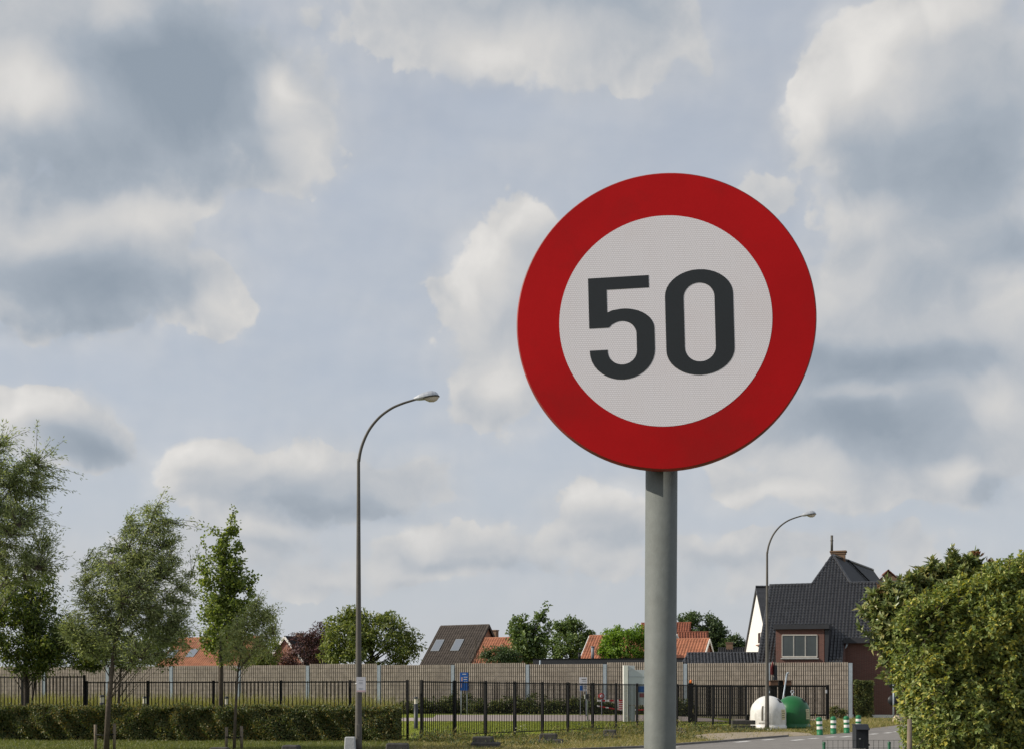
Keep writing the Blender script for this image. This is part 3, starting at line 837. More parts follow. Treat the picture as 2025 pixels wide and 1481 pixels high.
def gable_house(name, label, rpx, Y, th, L, run, pitch, wall, tile, eave_back=True, cw=.25, ch=.36, verge=None, run_back=None, eave_over=.25, skylights=(), chim=None, gable_mat=None, door=True, group=None):
    """house given by the left end of its ridge; th turns the ridge (right end nearer); only walls and slopes the place has"""
    th = R(th); A = W(rpx[0], rpx[1], Y); Sv = Vector((math.cos(th), -math.sin(th), 0)); Dh = Vector((-math.sin(th), -math.cos(th), 0))
    tp = math.tan(R(pitch)); rb = run_back or run
    B = A + Sv * L
    root = thing(name, label, 'house', (A.x + Sv.x * L / 2, A.y + Sv.y * L / 2, 0), group)
    Tf = (Dh - Vector((0, 0, tp))).normalized(); Tb = (-Dh - Vector((0, 0, tp))).normalized()
    E = lambda p, r: p + Dh * r - Vector((0, 0, tp * abs(r)))
    # walls: box under the roof with two gables
    ins = .18
    def pent(p):
        e1 = E(p, run - eave_over); e2 = E(p, -(rb - eave_over))
        return [Vector((e1.x, e1.y, 0)), e1 - Vector((0, 0, .12)), p - Vector((0, 0, .12)), e2 - Vector((0, 0, .12)), Vector((e2.x, e2.y, 0))]
    mb = MB(); mb.prism(pent(A + Sv * ins), Sv * (L - 2 * ins)); w = mb.build('wall', wall, root)
    mb = MB(); poly = [A, B, E(B, run), E(A, run)]
    tiled(mb, poly, A, Sv, Tf, cw, ch); 
    Pb = [A, B, E(B, -rb), E(A, -rb)]
    Nb = Sv.cross(Tb).normalized(); Nb = Nb if Nb.z > 0 else -Nb
    mb.add([p + Nb * .02 for p in Pb], [[0, 1, 2, 3]])
    ridge_caps(mb, A, B, .10)
    rf = mb.build('roof', tile, root)
    if verge:
        for p in (A - Sv * .03, B + Sv * .03):
            for r_ in (run, -rb): mb = MB(); mb.bar(p - Vector((0, 0, .06)), E(p, r_) - Vector((0, 0, .06)), .05, .22); mb.build('verge_board', verge, root)
    mb = MB(); mb.tube([E(A, run + .05) - Vector((0, 0, .03)), E(B, run + .05) - Vector((0, 0, .03))], .07, 8); mb.build('gutter', M['lead'], root)
    Nf = Sv.cross(Tf).normalized(); Nf = Nf if Nf.z > 0 else -Nf
    for (s, t, w_, h_) in skylights:
        c = A + Sv * s + Tf * t + Nf * .10
        def quad(a, bq, off): return [c + Sv * x + Tf * y + Nf * off for x, y in ((-a, -bq), (a, -bq), (a, bq), (-a, bq))]
        mb = MB(); mb.prism(quad(w_ / 2 + .06, h_ / 2 + .06, -.12), Nf * .12); fr_ = mb.build('skylight', M['lead'], root)
        mb = MB(); mb.add(quad(w_ / 2, h_ / 2, .004), [[0, 1, 2, 3]]); mb.build('pane', M['skylight'], fr_)
    if chim:
        s, r_, w_, h_ = chim
        c = A + Sv * s + Dh * r_
        z0 = A.z - tp * abs(r_) - .4
        mb = MB(); mb.box((c.x, c.y, (z0 + A.z + h_) / 2), (w_, w_ * .8, A.z + h_ - z0), -th)
        mb.box((c.x, c.y, A.z + h_ + .05), (w_ + .1, w_ * .8 + .1, .1), -th, bev=.02)
        mb.build('chimney', M['brick_brown'], root)
    return root, A, Sv, Dh, Tf, Nf, E

gable_house('brick_house', 'weathered orange roof with skylights half hidden behind the tall willow', (352, 1262), 122, 24, 9.5, 5.0, 40, M['brick_red'], M['old_orange_tile'], skylights=((.9, 2.5, .8, 1.1), (3.2, 2.4, .8, 1.1)), chim=(6.4, -.8, .6, .5))
gable_house('brick_house', 'small red brick gable with white verge boards left of the purple tree', (563, 1258), 126, -62, 6, 3.2, 48, M['brick_red'], M['dark_slate'], verge=M['white_paint'], chim=(2.4, 0, .6, .35))
gable_house('brick_house', 'brown tiled house with two bright skylights', (872, 1238), 114, 27, 4.9, 3.6, 45, M['brick_orange'], M['brown_tile'], skylights=((.75, 2.6, .72, 1.35), (2.75, 2.6, .72, 1.35)), chim=(4.6, -1.6, .6, -.45), verge=M['brown_tile'])
gable_house('low_house', 'low plain orange roof adjoining the brown tiled house', (949, 1262), 111, 27, 4.4, 2.9, 45, M['brick_orange'], M['orange_tile'])
gable_house('brick_house', 'bright orange roof with pale left verge above the flat dark building', (1166, 1257), 112, 24, 8.0, 3.6, 42, M['brick_orange'], M['orange_tile'], verge=M['white_paint'], skylights=())
gable_house('brick_house', 'high rust brown hipped roof behind the sign pole', (1268, 1232), 128, 12, 5.0, 6.0, 36, M['brick_red'], M['rust_tile'])
gable_house('brick_house', 'rust brown roof right of the sign pole below the dark tree', (1330, 1250), 118, 6, 3.3, 3.8, 40, M['brick_red'], M['rust_tile'])
gable_house('brick_house', 'small orange roof with white gable boards right of the sign pole', (1330, 1264), 107, 24, 3.2, 2.6, 42, M['brick_red'], M['orange_tile'], verge=M['white_paint'])
gable_house('dark_house', 'distant dark roof with small pale chimney left of the white gable', (1420, 1281), 135, 10, 4, 3, 35, M['brick_red'], M['dark_slate'], chim=(1.2, 0, .7, .5))
# flat building
def flat_building():
    Y0, Y1 = 98.5, 96.0
    a, b2 = PX(1054, Y0), PX(1362, Y1); d = (b2 - a).normalized(); q = Vector((-d.y, d.x, 0))
    root = thing('flat_roofed_building', 'long flat roofed building with dark grey fascia behind the barrier', 'building', (a + b2) / 2)
    H = 4.42
    mb = MB(); mb.prism([a + q * .3, b2 + q * .3, b2 + q * 7, a + q * 7], Vector((0, 0, H - .75))); mb.build('wall', M['brick_dark'], root)
    mb = MB(); mb.prism([Vector((p.x, p.y, H - .75)) for p in (a, b2, b2 + q * 7.3, a + q * 7.3)], Vector((0, 0, .72))); mb.build('fascia', M['fascia'], root)
    mb = MB(); mb.prism([Vector((p.x, p.y, H - .028)) for p in (a - q * .04 - d * .04, b2 - q * .04 + d * .04, b2 + q * 7.34 + d * .04, a + q * 7.34 - d * .04)], Vector((0, 0, .05))); mb.build('roof_edge', M['black_steel'], root)
    # vents poking over the roof
    for px, r_, h_, m_ in ((1146, .11, .45, M['dark_slate']), (1172, .12, .95, M['lead'])):
        p = PX(px, 99) + Vector((0, 0, H)); mb = MB(); mb.tube([p, p + Vector((0, 0, h_))], r_, 8)
        mb.tube([p + Vector((0, 0, h_)), p + Vector((0, 0, h_ + .06))], r_ * 1.4, 8); mb.build('vent', m_, root)
    p = PX(1068, 97.6); mb = MB(); mb.tube([p, p + Vector((0, 0, 4.3))], .06, 8); mb.build('downpipe', M['galv'], root)
flat_building()

def big_house():
    th = R(18.6); A = W(1523, 1157, 97)
    Sv = Vector((math.cos(th), -math.sin(th), 0)); Dh = Vector((-math.sin(th), -math.cos(th), 0))
    tp = 6.2 / 7.4; Tf = (Dh - Vector((0, 0, tp))).normalized(); Nf = Sv.cross(Tf); Nf = Nf if Nf.z > 0 else -Nf
    root = thing('large_house', 'large dark brick house with black glazed tile roof and dormer', 'house', (A.x + 5, A.y - 2, 0))
    up = Vector((0, 0, 1))
    h = lambda px, py: hit(px, py, A, Nf)
    ridgeR = A + Sv * 13.5
    peak = h(1647, 1097); c1 = h(1606, 1154); c2 = h(1682, 1151)
    g1 = h(1668, 1266); gR = g1 + Sv * 9.2
    # snap ridge points to the ridge line
    snap = lambda p: A + Sv * (p - A).dot(Sv)
    c1 = snap(c1); c2 = snap(c2)
    tg = (g1 - A).dot(Tf)
    e0 = h(1497, 1312); te = (e0 - A).dot(Tf)
    eL = A + Tf * te; g1s = (g1 - A).dot(Sv)
    eM = A + Sv * g1s + Tf * te; gM = A + Sv * g1s + Tf * tg; gR = ridgeR + Tf * tg
    poly = [A, c1, peak, c2, ridgeR, gR, gM, eM, eL]
    mb = MB(); tiled(mb, poly, A, Sv, Tf, .245, .345, .085, .04)
    ridge_caps(mb, A - Sv * .05, c1, .12); ridge_caps(mb, c2, ridgeR, .12); ridge_caps(mb, c1, peak, .12); ridge_caps(mb, c2, peak, .12)
    ridge_caps(mb, A, eL, .08); 
    roof = mb.build('roof', M['black_tile'], root)
    # back slope
    Tb = (-Dh - up * tp)
    mb = MB(); mb.prism([A - up * .05, ridgeR - up * .05, ridgeR + Tb * 5.5 - up * .05, A + Tb * 5.5 - up * .05], up * -.15); mb.build('back_slope', M['dark_slate'], root)
    # upper roof running back from the peak
    r1 = W(1726, 1118, 108.5); r1.z = peak.z - .15
    foot = W(1690, 1150, 100); footB = W(1752, 1149, 105.5)
    mb = MB()
    rt = [peak - up * .04, r1, footB - up * .6, c2 - up * .15]
    mb.prism(rt, Vector((0, .0, -.15)))
    lf = [peak - up * .04, r1, r1 + Vector((-4.2, 1.5, -4.2)), c1 + Vector((0, .4, -.4))]
    mb.prism(lf, Vector((0, 0, -.15)))
    mb.build('upper_roof', M['dark_slate'], root)
    mb = MB(); ridge_caps(mb, peak, r1, .12); mb.build('ridge_tiles', M['black_tile'], root)
    # break line on the upper roof
    a_ = peak.lerp(r1, .34); b_ = (c2 - up * .15).lerp(footB - up * .6, .62)
    mb = MB(); mb.bar(a_ + Vector((.05, -.06, .06)), b_ + Vector((.05, -.06, .1)), .18, .08); mb.build('roof_seam', M['black_steel'], root)
    mb = MB(); mb.prism([r1 + up * .02, footB - up * .55, footB + Vector((-4, 1, -.6)), r1 + Vector((-3.2, 1, -3))], Vector((.02, .05, 0))); mb.build('end_gable', M['brick_brown'], root)
    # chimney and flue
    cc = W(1658, 1100, 100.8); dz = W(1658, 1091, 100.8).z
    mb = MB(); mb.box((cc.x, cc.y, dz - 1.2), (1.05, .7, 2.4), -th); mb.box((cc.x, cc.y, dz + .02), (1.3, .92, .12), -th, bev=.02)
    mb.box((cc.x, cc.y, dz - .14), (1.18, .8, .1), -th); ch = mb.build('chimney', M['brick_brown'], root)
    ft = W(1645, 1058, 100.6); mb = MB(); mb.tube([(ft.x, ft.y, dz + .08), (ft.x, ft.y, ft.z)], .1, 10); mb.tube([(ft.x, ft.y, ft.z - .45), (ft.x, ft.y, ft.z - .38)], .125, 10)
    mb.build('flue', M['lamp_pole'], ch)
    # brick walls: lower left range and taller right range
    def wallprism(p, q, back, z1, name, mat):
        mb = MB(); mb.prism([Vector((x.x, x.y, 0)) for x in (p, q, q - Dh * back, p - Dh * back)], up * z1); return mb.build(name, mat, root)
    wallprism(eL - Dh * .35 + Sv * .3, eM - Dh * .35, 5, eL.z - .12, 'wall', M['brick_dark'])
    fz = gM.z - .18
    p0 = gM - Dh * .25; p1 = gR - Dh * .25
    wallprism(p0, p1, 5.0, fz, 'wall', M['brick_dark'])
    # infill under slope at step
    mb = MB(); mb.prism([p0 - up * (p0.z - fz), eM - Dh * .3, Vector((eM.x, eM.y, fz - 3)) - Dh * .3, Vector((p0.x, p0.y, fz - 3))], Sv * .12); mb.build('cheek_wall', M['brick_dark'], root)
    mb = MB(); mb.prism([Vector((x.x, x.y, 0)) for x in (p0 + Dh * .02, p1 + Dh * .02, p1 - Dh * .1, p0 - Dh * .1)], up * .22); mb.build('plinth', M['white_render'], root)
    # gutter box
    mb = MB(); mb.bar(gM + Dh * .12 - up * .02, gR + Dh * .12 - up * .02, .30, .36); mb.build('gutter', M['fascia'], root)
    d0 = gM + Dh * .1 + Sv * .28 - up * .2
    mb = MB(); mb.tube([d0, d0 - up * .25 - Sv * .08, d0 - up * .55 - Sv * .45 + Dh * -.1, d0 - up * .85 - Sv * .55], .06, 8); mb.build('downpipe', M['galv'], root)
    # dormer
    dt = hit(1531, 1238, A + Nf * 1.35, Nf)
    Yd = h(1585, 1311)
    Dn = -Dh
    base = Yd + Dh * .05
    hp = lambda px, py: hit(px, py, base, Dh)
    q = [hp(1534, 1312), hp(1630, 1312), hp(1630, 1243), hp(1534, 1243)]
    dorm = MB(); dorm.prism(q, -Dh * 4.2); dorm = dorm.build('dormer', M['brick_dark'], root)
    qf = [hp(1530, 1244), hp(1640, 1243), hp(1640, 1234), hp(1530, 1235)]
    mb = MB(); mb.prism([x + Dh * .25 for x in qf], -Dh * 5.0); mb.build('dormer_roof', M['fascia'], dorm)
    qc = [hp(1631, 1309), hp(1637, 1309), hp(1640, 1244.5), hp(1631, 1244.5)]
    mb = MB(); mb.prism([x - Dh * .02 for x in qc], -Dh * 4.1); mb.build('dormer_cheek', M['fascia'], dorm)
    # window: frame, two mullions, panes, sill
    qw = [hp(1547, 1298), hp(1616, 1298), hp(1616, 1255), hp(1547, 1255)]
    mb = MB(); mb.add([x + Dh * .012 for x in qw], [[0, 1, 2, 3]]); win = mb.build('window', M['glass'], dorm)
    mb = MB(); fo = Dh * .03
    wv = qw[1] - qw[0]
    for t_ in (0, .333, .667, 1): mb.bar(qw[0] + wv * t_ + fo, qw[3] + wv * t_ + fo, .06, .06)
    mb.bar(qw[0] + fo * 1.1, qw[1] + fo * 1.1, .07, .10); mb.bar(qw[3] + fo * 1.1, qw[2] + fo * 1.1, .07, .07)
    mb.build('frame', M['frame_paint'], win)
    mb = MB(); mb.bar(qw[0] - up * .12 - Sv * .1 + Dh * .06, qw[1] - up * .12 + Sv * .1 + Dh * .06, .16, .07); mb.build('sill', M['light_concrete'], win)
    # eave gutters left and right of the dormer
    for pa, pb in ((1490, 1536), (1636, 1667)):
        mb = MB(); mb.bar(h(pa, 1312) + Dh * .1, h(pb, 1310.5) + Dh * .1, .16, .12); mb.build('eave_gutter', M['lead'], root)
    # white gabled annexe: ridge along x, gable faces left
    Yr = 101.0; apx = W(1497, 1165, Yr); Lr = 6; hw = 5.2
    ann = thing('white_gabled_house', 'white rendered gable beside the black tiled roof', 'house', (apx.x, Yr, 0))
    mb = MB(); mb.prism([Vector((apx.x, Yr - hw, 0)), Vector((apx.x, Yr - hw, apx.z - hw)), Vector((apx.x, Yr, apx.z - .25)), Vector((apx.x, Yr + hw, apx.z - hw)), Vector((apx.x, Yr + hw, 0))], Vector((Lr, 0, 0)))
    w_ = mb.build('wall', M['white_render'], ann)
    mb = MB(); e = Vector((-.12, 0, 0))
    for s in (-1, 1):
        mb.prism([apx + e, apx + Vector((Lr, 0, 0)), apx + Vector((Lr, s * (hw + .3), -hw - .3)), apx + e + Vector((0, s * (hw + .3), -hw - .3))], Vector((0, 0, .22)))
    ridge_caps(mb, apx + Vector((-.1, 0, .22)), apx + Vector((Lr, 0, .22)), .11)
    mb.build('roof', M['black_tile'], ann)
    wz = W(1495, 1262, Yr).z
    yy = Yr - 1.6
    mb = MB(); mb.box((apx.x - .005, yy, wz), (.04, 2.4, 1.0)); wn = mb.build('window', M['white_paint'], ann)
    mb = MB(); 
    for dy in (-.6, .55): mb.box((apx.x - .028, yy + dy, wz), (.012, .95, .8))
    mb.build('pane', M['glass'], wn)
    mb = MB(); mb.box((apx.x - .06, yy, wz - .56), (.2, 2.6, .08)); mb.build('sill', M['brick_red'], wn)
    # low tiled outbuilding, hipped at its left end
    B0 = W(1362, 1291, 95.5); th2 = R(6); S2 = Vector((math.cos(th2), -math.sin(th2), 0)); D2 = Vector((-math.sin(th2), -math.cos(th2), 0))
    tp2 = .62; T2 = (D2 - up * tp2).normalized(); L2 = 6.2
    out = thing('tiled_outbuilding', 'low outbuilding with black tiled roof left of the large dark house', 'outbuilding', (B0.x + 2.5, B0.y - 1, 0))
    B1 = B0 + S2 * L2; r2 = 2.2
    E0 = B0 + D2 * r2 - up * tp2 * r2 - S2 * .9; E1 = B1 + D2 * r2 - up * tp2 * r2
    mb = MB(); tiled(mb, [B0, B1, E1, E0], B0, S2, T2, .245, .30, .10, .014); ridge_caps(mb, B0, B1, .09); ridge_caps(mb, B0, E0, .08)
    mb.add([B0, B1, B1 - D2 * r2 - up * tp2 * r2, B0 - D2 * r2 - up * tp2 * r2 - S2 * .9], [[0, 1, 2, 3]])
    mb.add([B0, E0, B0 - D2 * r2 - up * tp2 * r2 - S2 * .9], [[0, 1, 2]])
    mb.build('roof', M['black_tile'], out)
    mb = MB(); ez = E0.z - .06
    mb.prism([Vector((p.x, p.y, 0)) for p in (E0 + S2 * .2 - D2 * .2, E1 - D2 * .2, E1 - D2 * 4.1, E0 + S2 * .2 - D2 * 4.1)], up * ez); mb.build('wall', M['brick_dark'], out)
    # far brick gable showing above the ridge
    gable_house('brick_house', 'brown pointed gable peeping over the far end of the black roof', (1757, 1127), 125, -80, 5, 2.6, 42, M['brick_brown'], M['rust_tile'])
big_house()

# ------------------------------------------------------------------ bottle banks, bollards, blocks
def igloo(name, label, loc, mat, slot=True, rz=0, group='dome bottle banks'):
    root = thing(name, label, 'bottle bank', (0, 0, 0), group)
    r = .83
    prof = [(r + .02, .02), (r + .03, .06), (r + .03, .16), (r - .01, .19), (r, .25), (r, .78)]
    for k in range(1, 13):
        a = k / 12 * math.pi / 2; prof.append((r * math.cos(a) if k < 12 else .02, .78 + .80 * math.sin(a)))
    mb = MB(); mb.lathe(prof, (0, 0, 0), 40); body = mb.build('body', mat, root)
    def rr(z): 
        if z < .78: return r
        return r * math.sqrt(max(0, 1 - ((z - .78) / .80) ** 2))
    def patch(a0, a1, z0, z1, off, name, m_, par=root):
        mb = MB(); zz = np.linspace(z0, z1, 7)
        mb.lathe([(rr(z) + off, z) for z in zz], (0, 0, 0), 8, R(a0), R(a1)); return mb.build(name, m_, par)
    for s in range(8): patch(-90 + 45 * s - .7, -90 + 45 * s + .7, .26, .8, .012, 'rib', mat)
    if slot:
        patch(-114, -108, .42, 1.10, .008, 'window_slot', M['dark_mark'])
        for k in range(3): patch(-105, -98, .42 + .31 * k, .435 + .31 * k, .006, 'mark', M['dark_mark'])
        mb = MB()
        for k in range(7):
            zz = [.285, .33]; a = -123 + 5 * k
            mb.lathe([(rr(z) + .006, z) for z in zz], (0, 0, 0), 2, R(a), R(a + 3.2))
        mb.build('lettering', M['dark_mark'], root)
    st = patch(-46, -22, .46, .94, .008, 'sticker', M['yellow_sticker'])
    for k in range(4):
        mb = MB(); z = .55 + .1 * k; mb.lathe([(rr(z) + .011, z), (rr(z + .03) + .011, z + .03)], (0, 0, 0), 3, R(-43), R(-27 - 4 * (k % 2))); mb.build('print', M['dark_mark'], st)
    patch(-40, -20, 1.26, 1.42, .01, 'filling_hole', M['black_steel'])
    patch(160, 185, 1.2, 1.4, .01, 'filling_hole', M['black_steel'])
    mb = MB(); mb.tube([(0, 0, 1.57), (0, 0, 1.70)], .035, 8)
    mb.tube([Vector((.07 * math.cos(a), 0, 1.76 + .07 * math.sin(a))) for a in np.linspace(0, 2 * math.pi, 13)], .02, 6)
    mb.build('lifting_hook', M['galv'], root)
    root.location = loc; root.rotation_euler = (0, 0, rz)
    return root
p = G(1519.5, 1443.8); p.y = 59.4; p.x = XX(1519, 59.4)
igloo('bottle_bank', 'white dome shaped bottle bank behind the lamp post', p, M['white_plastic'], True, R(-9))
p = Vector((XX(1567, 60.8), 60.8, 0))
igloo('bottle_bank', 'green dome shaped bottle bank beside the white one', p, M['green_plastic'], False, R(-8))
# leaning pale pole behind the banks
a = W(1549, 1378, 64); b2 = W(1556, 1331, 64); a0 = a + (a - b2) * (a.z / (b2.z - a.z))
mb = MB(); mb.tube([a0, b2], .04, 8); mb.tube([b2, b2 + Vector((.1, 0, .03))], .05, 8)
tag(mb.build('leaning_post', M['galv'], None, (a0.x, a0.y, 0)), 'pale leaning pole rising behind the green bottle bank', 'post')

def bollard(loc):
    root = thing('bollard', 'nearest green and white striped bollard at the road edge', 'bollard', (0, 0, 0), 'green and white striped bollards')
    def seg(z0, z1, name, m_, r=.115):
        mb = MB(); mb.lathe([(r, z0), (r, z1)], (0, 0, 0), 18); return mb.build(name, m_, root)
    mb = MB(); mb.lathe([(.125, 0), (.12, .2), (.12, .2)], (0, 0, 0), 18); mb.build('base_band', M['bollard_green'], root)
    seg(.2, .245, 'shaft', M['bollard_green'], .113); seg(.245, .36, 'white_band', M['bollard_white'], .116)
    seg(.36, .455, 'shaft', M['bollard_green'], .113); seg(.455, .565, 'white_band', M['bollard_white'], .116)
    mb = MB(); mb.lathe([(.113, .565), (.118, .60), (.118, .67), (.10, .70), (.05, .725), (.001, .73)], (0, 0, 0), 18); mb.build('cap', M['bollard_green'], root)
    root.location = loc; return root
bl = bollard(G(1621.5, 1453)); bl.rotation_euler = (0, R(-3), R(15))
dup(bl, G(1648, 1450.5), 'striped bollard second from the bottle banks', 0)
dup(bl, G(1674.5, 1449), 'striped bollard third from the bottle banks').rotation_euler = (0, R(-1.5), 0)
dup(bl, G(1697, 1446), 'striped bollard partly hidden by the dark letterbox').rotation_euler = (0, R(1), 0)

def block(label, px0, px1, ytop, ybase, h=None, rz=0, mat='concrete', foot=True):
    Y = GY(ybase) + .25; w = (px1 - px0) / F * Y; c = PX((px0 + px1) / 2, Y)
    z1 = EYE + (HY - ytop) / F * Y
    root = thing('concrete_block', label, 'concrete block', c, 'concrete blocks along the verge', R(rz))
    mb = MB(); b0 = Vector((c.x, c.y, 0))
    hh = z1
    mb.box(b0 + Vector((0, 0, hh * .5 + .0)), (w * .8, .5, hh), 0, bev=.03, taper=.94)
    mb.build('block', M[mat], root)
    if foot:
        mb = MB(); mb.box(b0 + Vector((w * .12, -.1, .07)), (w * 1.05, .75, .16), 0, bev=.03); mb.build('footing', M[mat], root)
block('flat topped dark concrete block nearest the left lawn trees', 410, 458, 1477, 1492, rz=4, foot=False)
block('dark concrete block between the small staked willow and the lamp', 555, 597, 1472.5, 1489, rz=-3, foot=False)
block('long dark concrete block just right of the nearer lamp pole', 757, 815, 1468.5, 1488, rz=2, foot=False)
block('stepped dark concrete block centred before the receding fence', 930, 981, 1455.5, 1477, rz=-8)
block('stepped concrete block third along the verge left of the sign', 1062, 1107, 1449.5, 1470, rz=-6)
block('mossy concrete block close to the left of the sign pole', 1190, 1222, 1442, 1460, rz=-10)
block('weedy concrete block just right of the sign pole', 1330, 1354, 1438, 1452, rz=-12)
# stacked beams
Y = 57.2; c = PX(1470, Y)
rt_ = thing('concrete_beam', 'two low stacked dark beams left of the white bottle bank', 'concrete beam', c)
mb = MB(); mb.box(c + Vector((0, 0, .13)), (1.08, .3, .22), 0, bev=.02); mb.build('lower_beam', M['concrete'], rt_)
mb = MB(); mb.box(c + Vector((0, .02, .37)), (1.06, .28, .2), 0, bev=.02); mb.build('upper_beam', M['concrete'], rt_)
# white marker by the lamp
Y = 35.0; c = PX(692.5, Y)
mb = MB(); mb.box(c + Vector((0, 0, .22)), (.32, .26, .46), 0, bev=.02, taper=.86)
tag(mb.build('marker_stone', M['light_concrete'], None, c), 'pale tapered marker stone against the nearer lamp pole', 'marker stone')

# ------------------------------------------------------------------ things behind the fence
def bollard_light(px, ytop, Y, label):
    c = PX(px, Y); c.z = float(HG(c.x, c.y)); zt = W(px, ytop, Y).z
    root = thing('bollard_light', label, 'garden light', c, 'low bollard lights')
    mb = MB(); mb.lathe([(.10, 0), (.10, zt - c.z - .34), (.0, zt - c.z - .34)], c, 14); mb.build('shaft', M['anthracite'], root)
    mb = MB(); mb.lathe([(.085, zt - c.z - .34), (.085, zt - c.z - .09)], c, 14); mb.build('lens', M['lamp_lens'], root)
    mb = MB(); mb.lathe([(.11, zt - c.z - .09), (.11, zt - c.z - .05), (.06, zt - c.z - .01), (.001, zt - c.z)], c, 14); mb.build('cap', M['anthracite'], root)
bollard_light(202, 1373, 54, 'low bollard light behind the hedge left of the tall willow trunk')
bollard_light(448, 1376, 54, 'low bollard light behind the hedge beside the linden trunk')
bollard_light(822.5, 1377, 60, 'low bollard light on the lawn just past the hedge end')
bollard_light(286, 1376, 60, 'faint low bollard light behind fence right of tall willow')

def board(name, label, px0, px1, y0, y1, Y, panel, legs, cat='sign', marks=()):
    cx = (px0 + px1) / 2; g = PX(cx, Y); g.z = float(HG(g.x, g.y)) - .02
    root = thing(name, label, cat, g)
    a, b2 = W(px0, y1, Y), W(px1, y0, Y); c = (a + b2) / 2
    mb = MB(); mb.box(c, (b2.x - a.x, .04, b2.z - a.z), bev=.004); pn = mb.build('panel', panel, root)
    for px in legs:
        p_ = W(px, y1, Y + .05); mb = MB(); mb.tube([(p_.x, p_.y, g.z), (p_.x, p_.y, b2.z - .05)], .035, 8); mb.build('leg', M['galv'], root)
    for (u0, u1, v0, v1, m_) in marks:
        mb = MB(); w_, h_ = b2.x - a.x, b2.z - a.z
        mb.box((a.x + w_ * (u0 + u1) / 2, Y - .0235, b2.z - h_ * (v0 + v1) / 2), (w_ * (u1 - u0), .005, h_ * (v1 - v0))); mb.build('mark', m_, pn)
    return root
wp, fl_ = M['white_paint'], pmat('pale_figure', (.5, .33, .28), .6, .2, 8)
board('blue_information_board', 'tall blue information board in front of the barrier', 909.5, 926, 1329, 1364.5, 84.5, M['blue_panel'], (912, 924), marks=((.3, .75, .07, .12, M['pale_panel']), (.45, .9, .24, .28, M['pale_panel']), (.45, .85, .36, .41, M['pale_panel']), (.5, .9, .5, .53, M['pale_panel']), (.16, .32, .26, .48, fl_), (.16, .3, .6, .84, fl_)))
board('white_notice_board', 'white and pale blue notice board on two thin legs', 1145.5, 1161, 1338.5, 1366, 82, M['pale_panel'], (1147, 1159), marks=((.3, .85, .12, .17, M['dark_mark']), (.35, .9, .25, .29, M['lead']), (.06, .94, .52, .55, M['lead']), (.06, .45, .6, .95, M['blue_panel']), (.55, .9, .62, .66, M['dark_mark']), (.55, .9, .75, .79, M['dark_mark'])))
# intercom
Y = 76.2; c = PX(1161.5, Y); c.z = float(HG(c.x, c.y))
it = thing('intercom_post', 'slim green intercom post with dark box in front of the shrubs', 'intercom', c)
mb = MB(); mb.tube([c, (c.x, Y, 1.55)], .035, 8); mb.build('post', pmat('sage_post', (.28, .33, .25), .6, .1, 5), it)
mb = MB(); mb.box((c.x, Y - .05, 1.52), (.2, .14, .3), bev=.02); bx_ = mb.build('box', M['anthracite'], it)
mb = MB(); mb.box((c.x - .15, Y - .05, 1.52), (.06, .12, .26)); mb.build('reader', M['white_paint'], it)
mb = MB(); mb.box((c.x, Y, c.z + .03), (.3, .3, .06)); mb.build('base', M['light_concrete'], it)
# entry barrier
def boom():
    Y = 84.0; x0, x1 = XX(1180, Y), XX(1300, Y)
    g = PX(1300, Y); root = thing('boom_barrier', 'red and white striped boom barrier with hanging skirt', 'barrier', g)
    z = W(1200, 1384.5, Y).z
    n = 14
    for k in range(n):
        mb = MB(); a_, b_ = x0 + (x1 - x0) * k / n, x0 + (x1 - x0) * (k + 1) / n
        mb.box(((a_ + b_) / 2, Y, z), (b_ - a_ - .004, .06, .12)); mb.build('boom_stripe', M['white_paint'] if k % 2 == 0 else M['red_paint'], root)
    for (pa, ya, pb, yb) in ((1181, 1395, 1226, 1403), (1226, 1403, 1300, 1402.5)):
        A_, B_ = W(pa, ya, Y), W(pb, yb, Y)
        for k in range(8):
            mb = MB(); mb.bar(A_.lerp(B_, k / 8), A_.lerp(B_, (k + .98) / 8), .05, .08); mb.build('lower_stripe', M['white_paint'] if k % 3 == 0 else M['red_paint'], root)
    mb = MB(); mb.box((XX(1300, Y), Y + .2, .6 + .2), (.5, .4, 1.5)); mb.build('housing', M['red_paint'], root)
    a_, b_ = W(1222, 1403, Y - .06), W(1234, 1386, Y - .06); c = (a_ + b_) / 2
    mb = MB(); mb.box(c, (b_.x - a_.x, .03, b_.z - a_.z)); pl = mb.build('striped_plate', M['white_paint'], root)
    mb = MB()
    for k in range(4): mb.box(c + Vector((0, -.018, -.2 + .14 * k)), (b_.x - a_.x - .05, .006, .07))
    mb.build('red_stripes', M['red_paint'], pl)
    mb = MB(); mb.tube([(c.x, Y + .05, 0), (c.x, Y + .05, z)], .05, 8); mb.build('support', M['black_steel'], root)
boom()
# no entry roundel
Y = 83.4; c = W(1189.5, 1375.5, Y)
rs = thing('round_warning_sign', 'small round red sign above the boom barrier tip', 'traffic sign', (c.x, Y, float(HG(c.x, Y))))
mb = MB(); Mx = Matrix.Rotation(R(90), 3, 'X'); mb.lathe([(.0, .0), (.19, .0), (.19, .02), (.0, .02)], c, 28, M=Mx); mb.build('disc', M['pale_panel'], rs)
mb = MB(); mb.lathe([(.115, .022), (.195, .022), (.195, -.0), (.115, .0)], c, 28, M=Mx); mb.build('red_ring', M['red_paint'], rs)
mb = MB()
mb.box(c + Vector((-.03, -.03, 0)), (.03, .008, .14)); mb.box(c + Vector((.04, -.03, 0)), (.03, .008, .14)); mb.build('mark', M['red_paint'], rs)
mb = MB(); mb.tube([(c.x, Y + .06, .2), (c.x, Y + .06, c.z + .1)], .03, 8); mb.build('pole', M['galv'], rs)
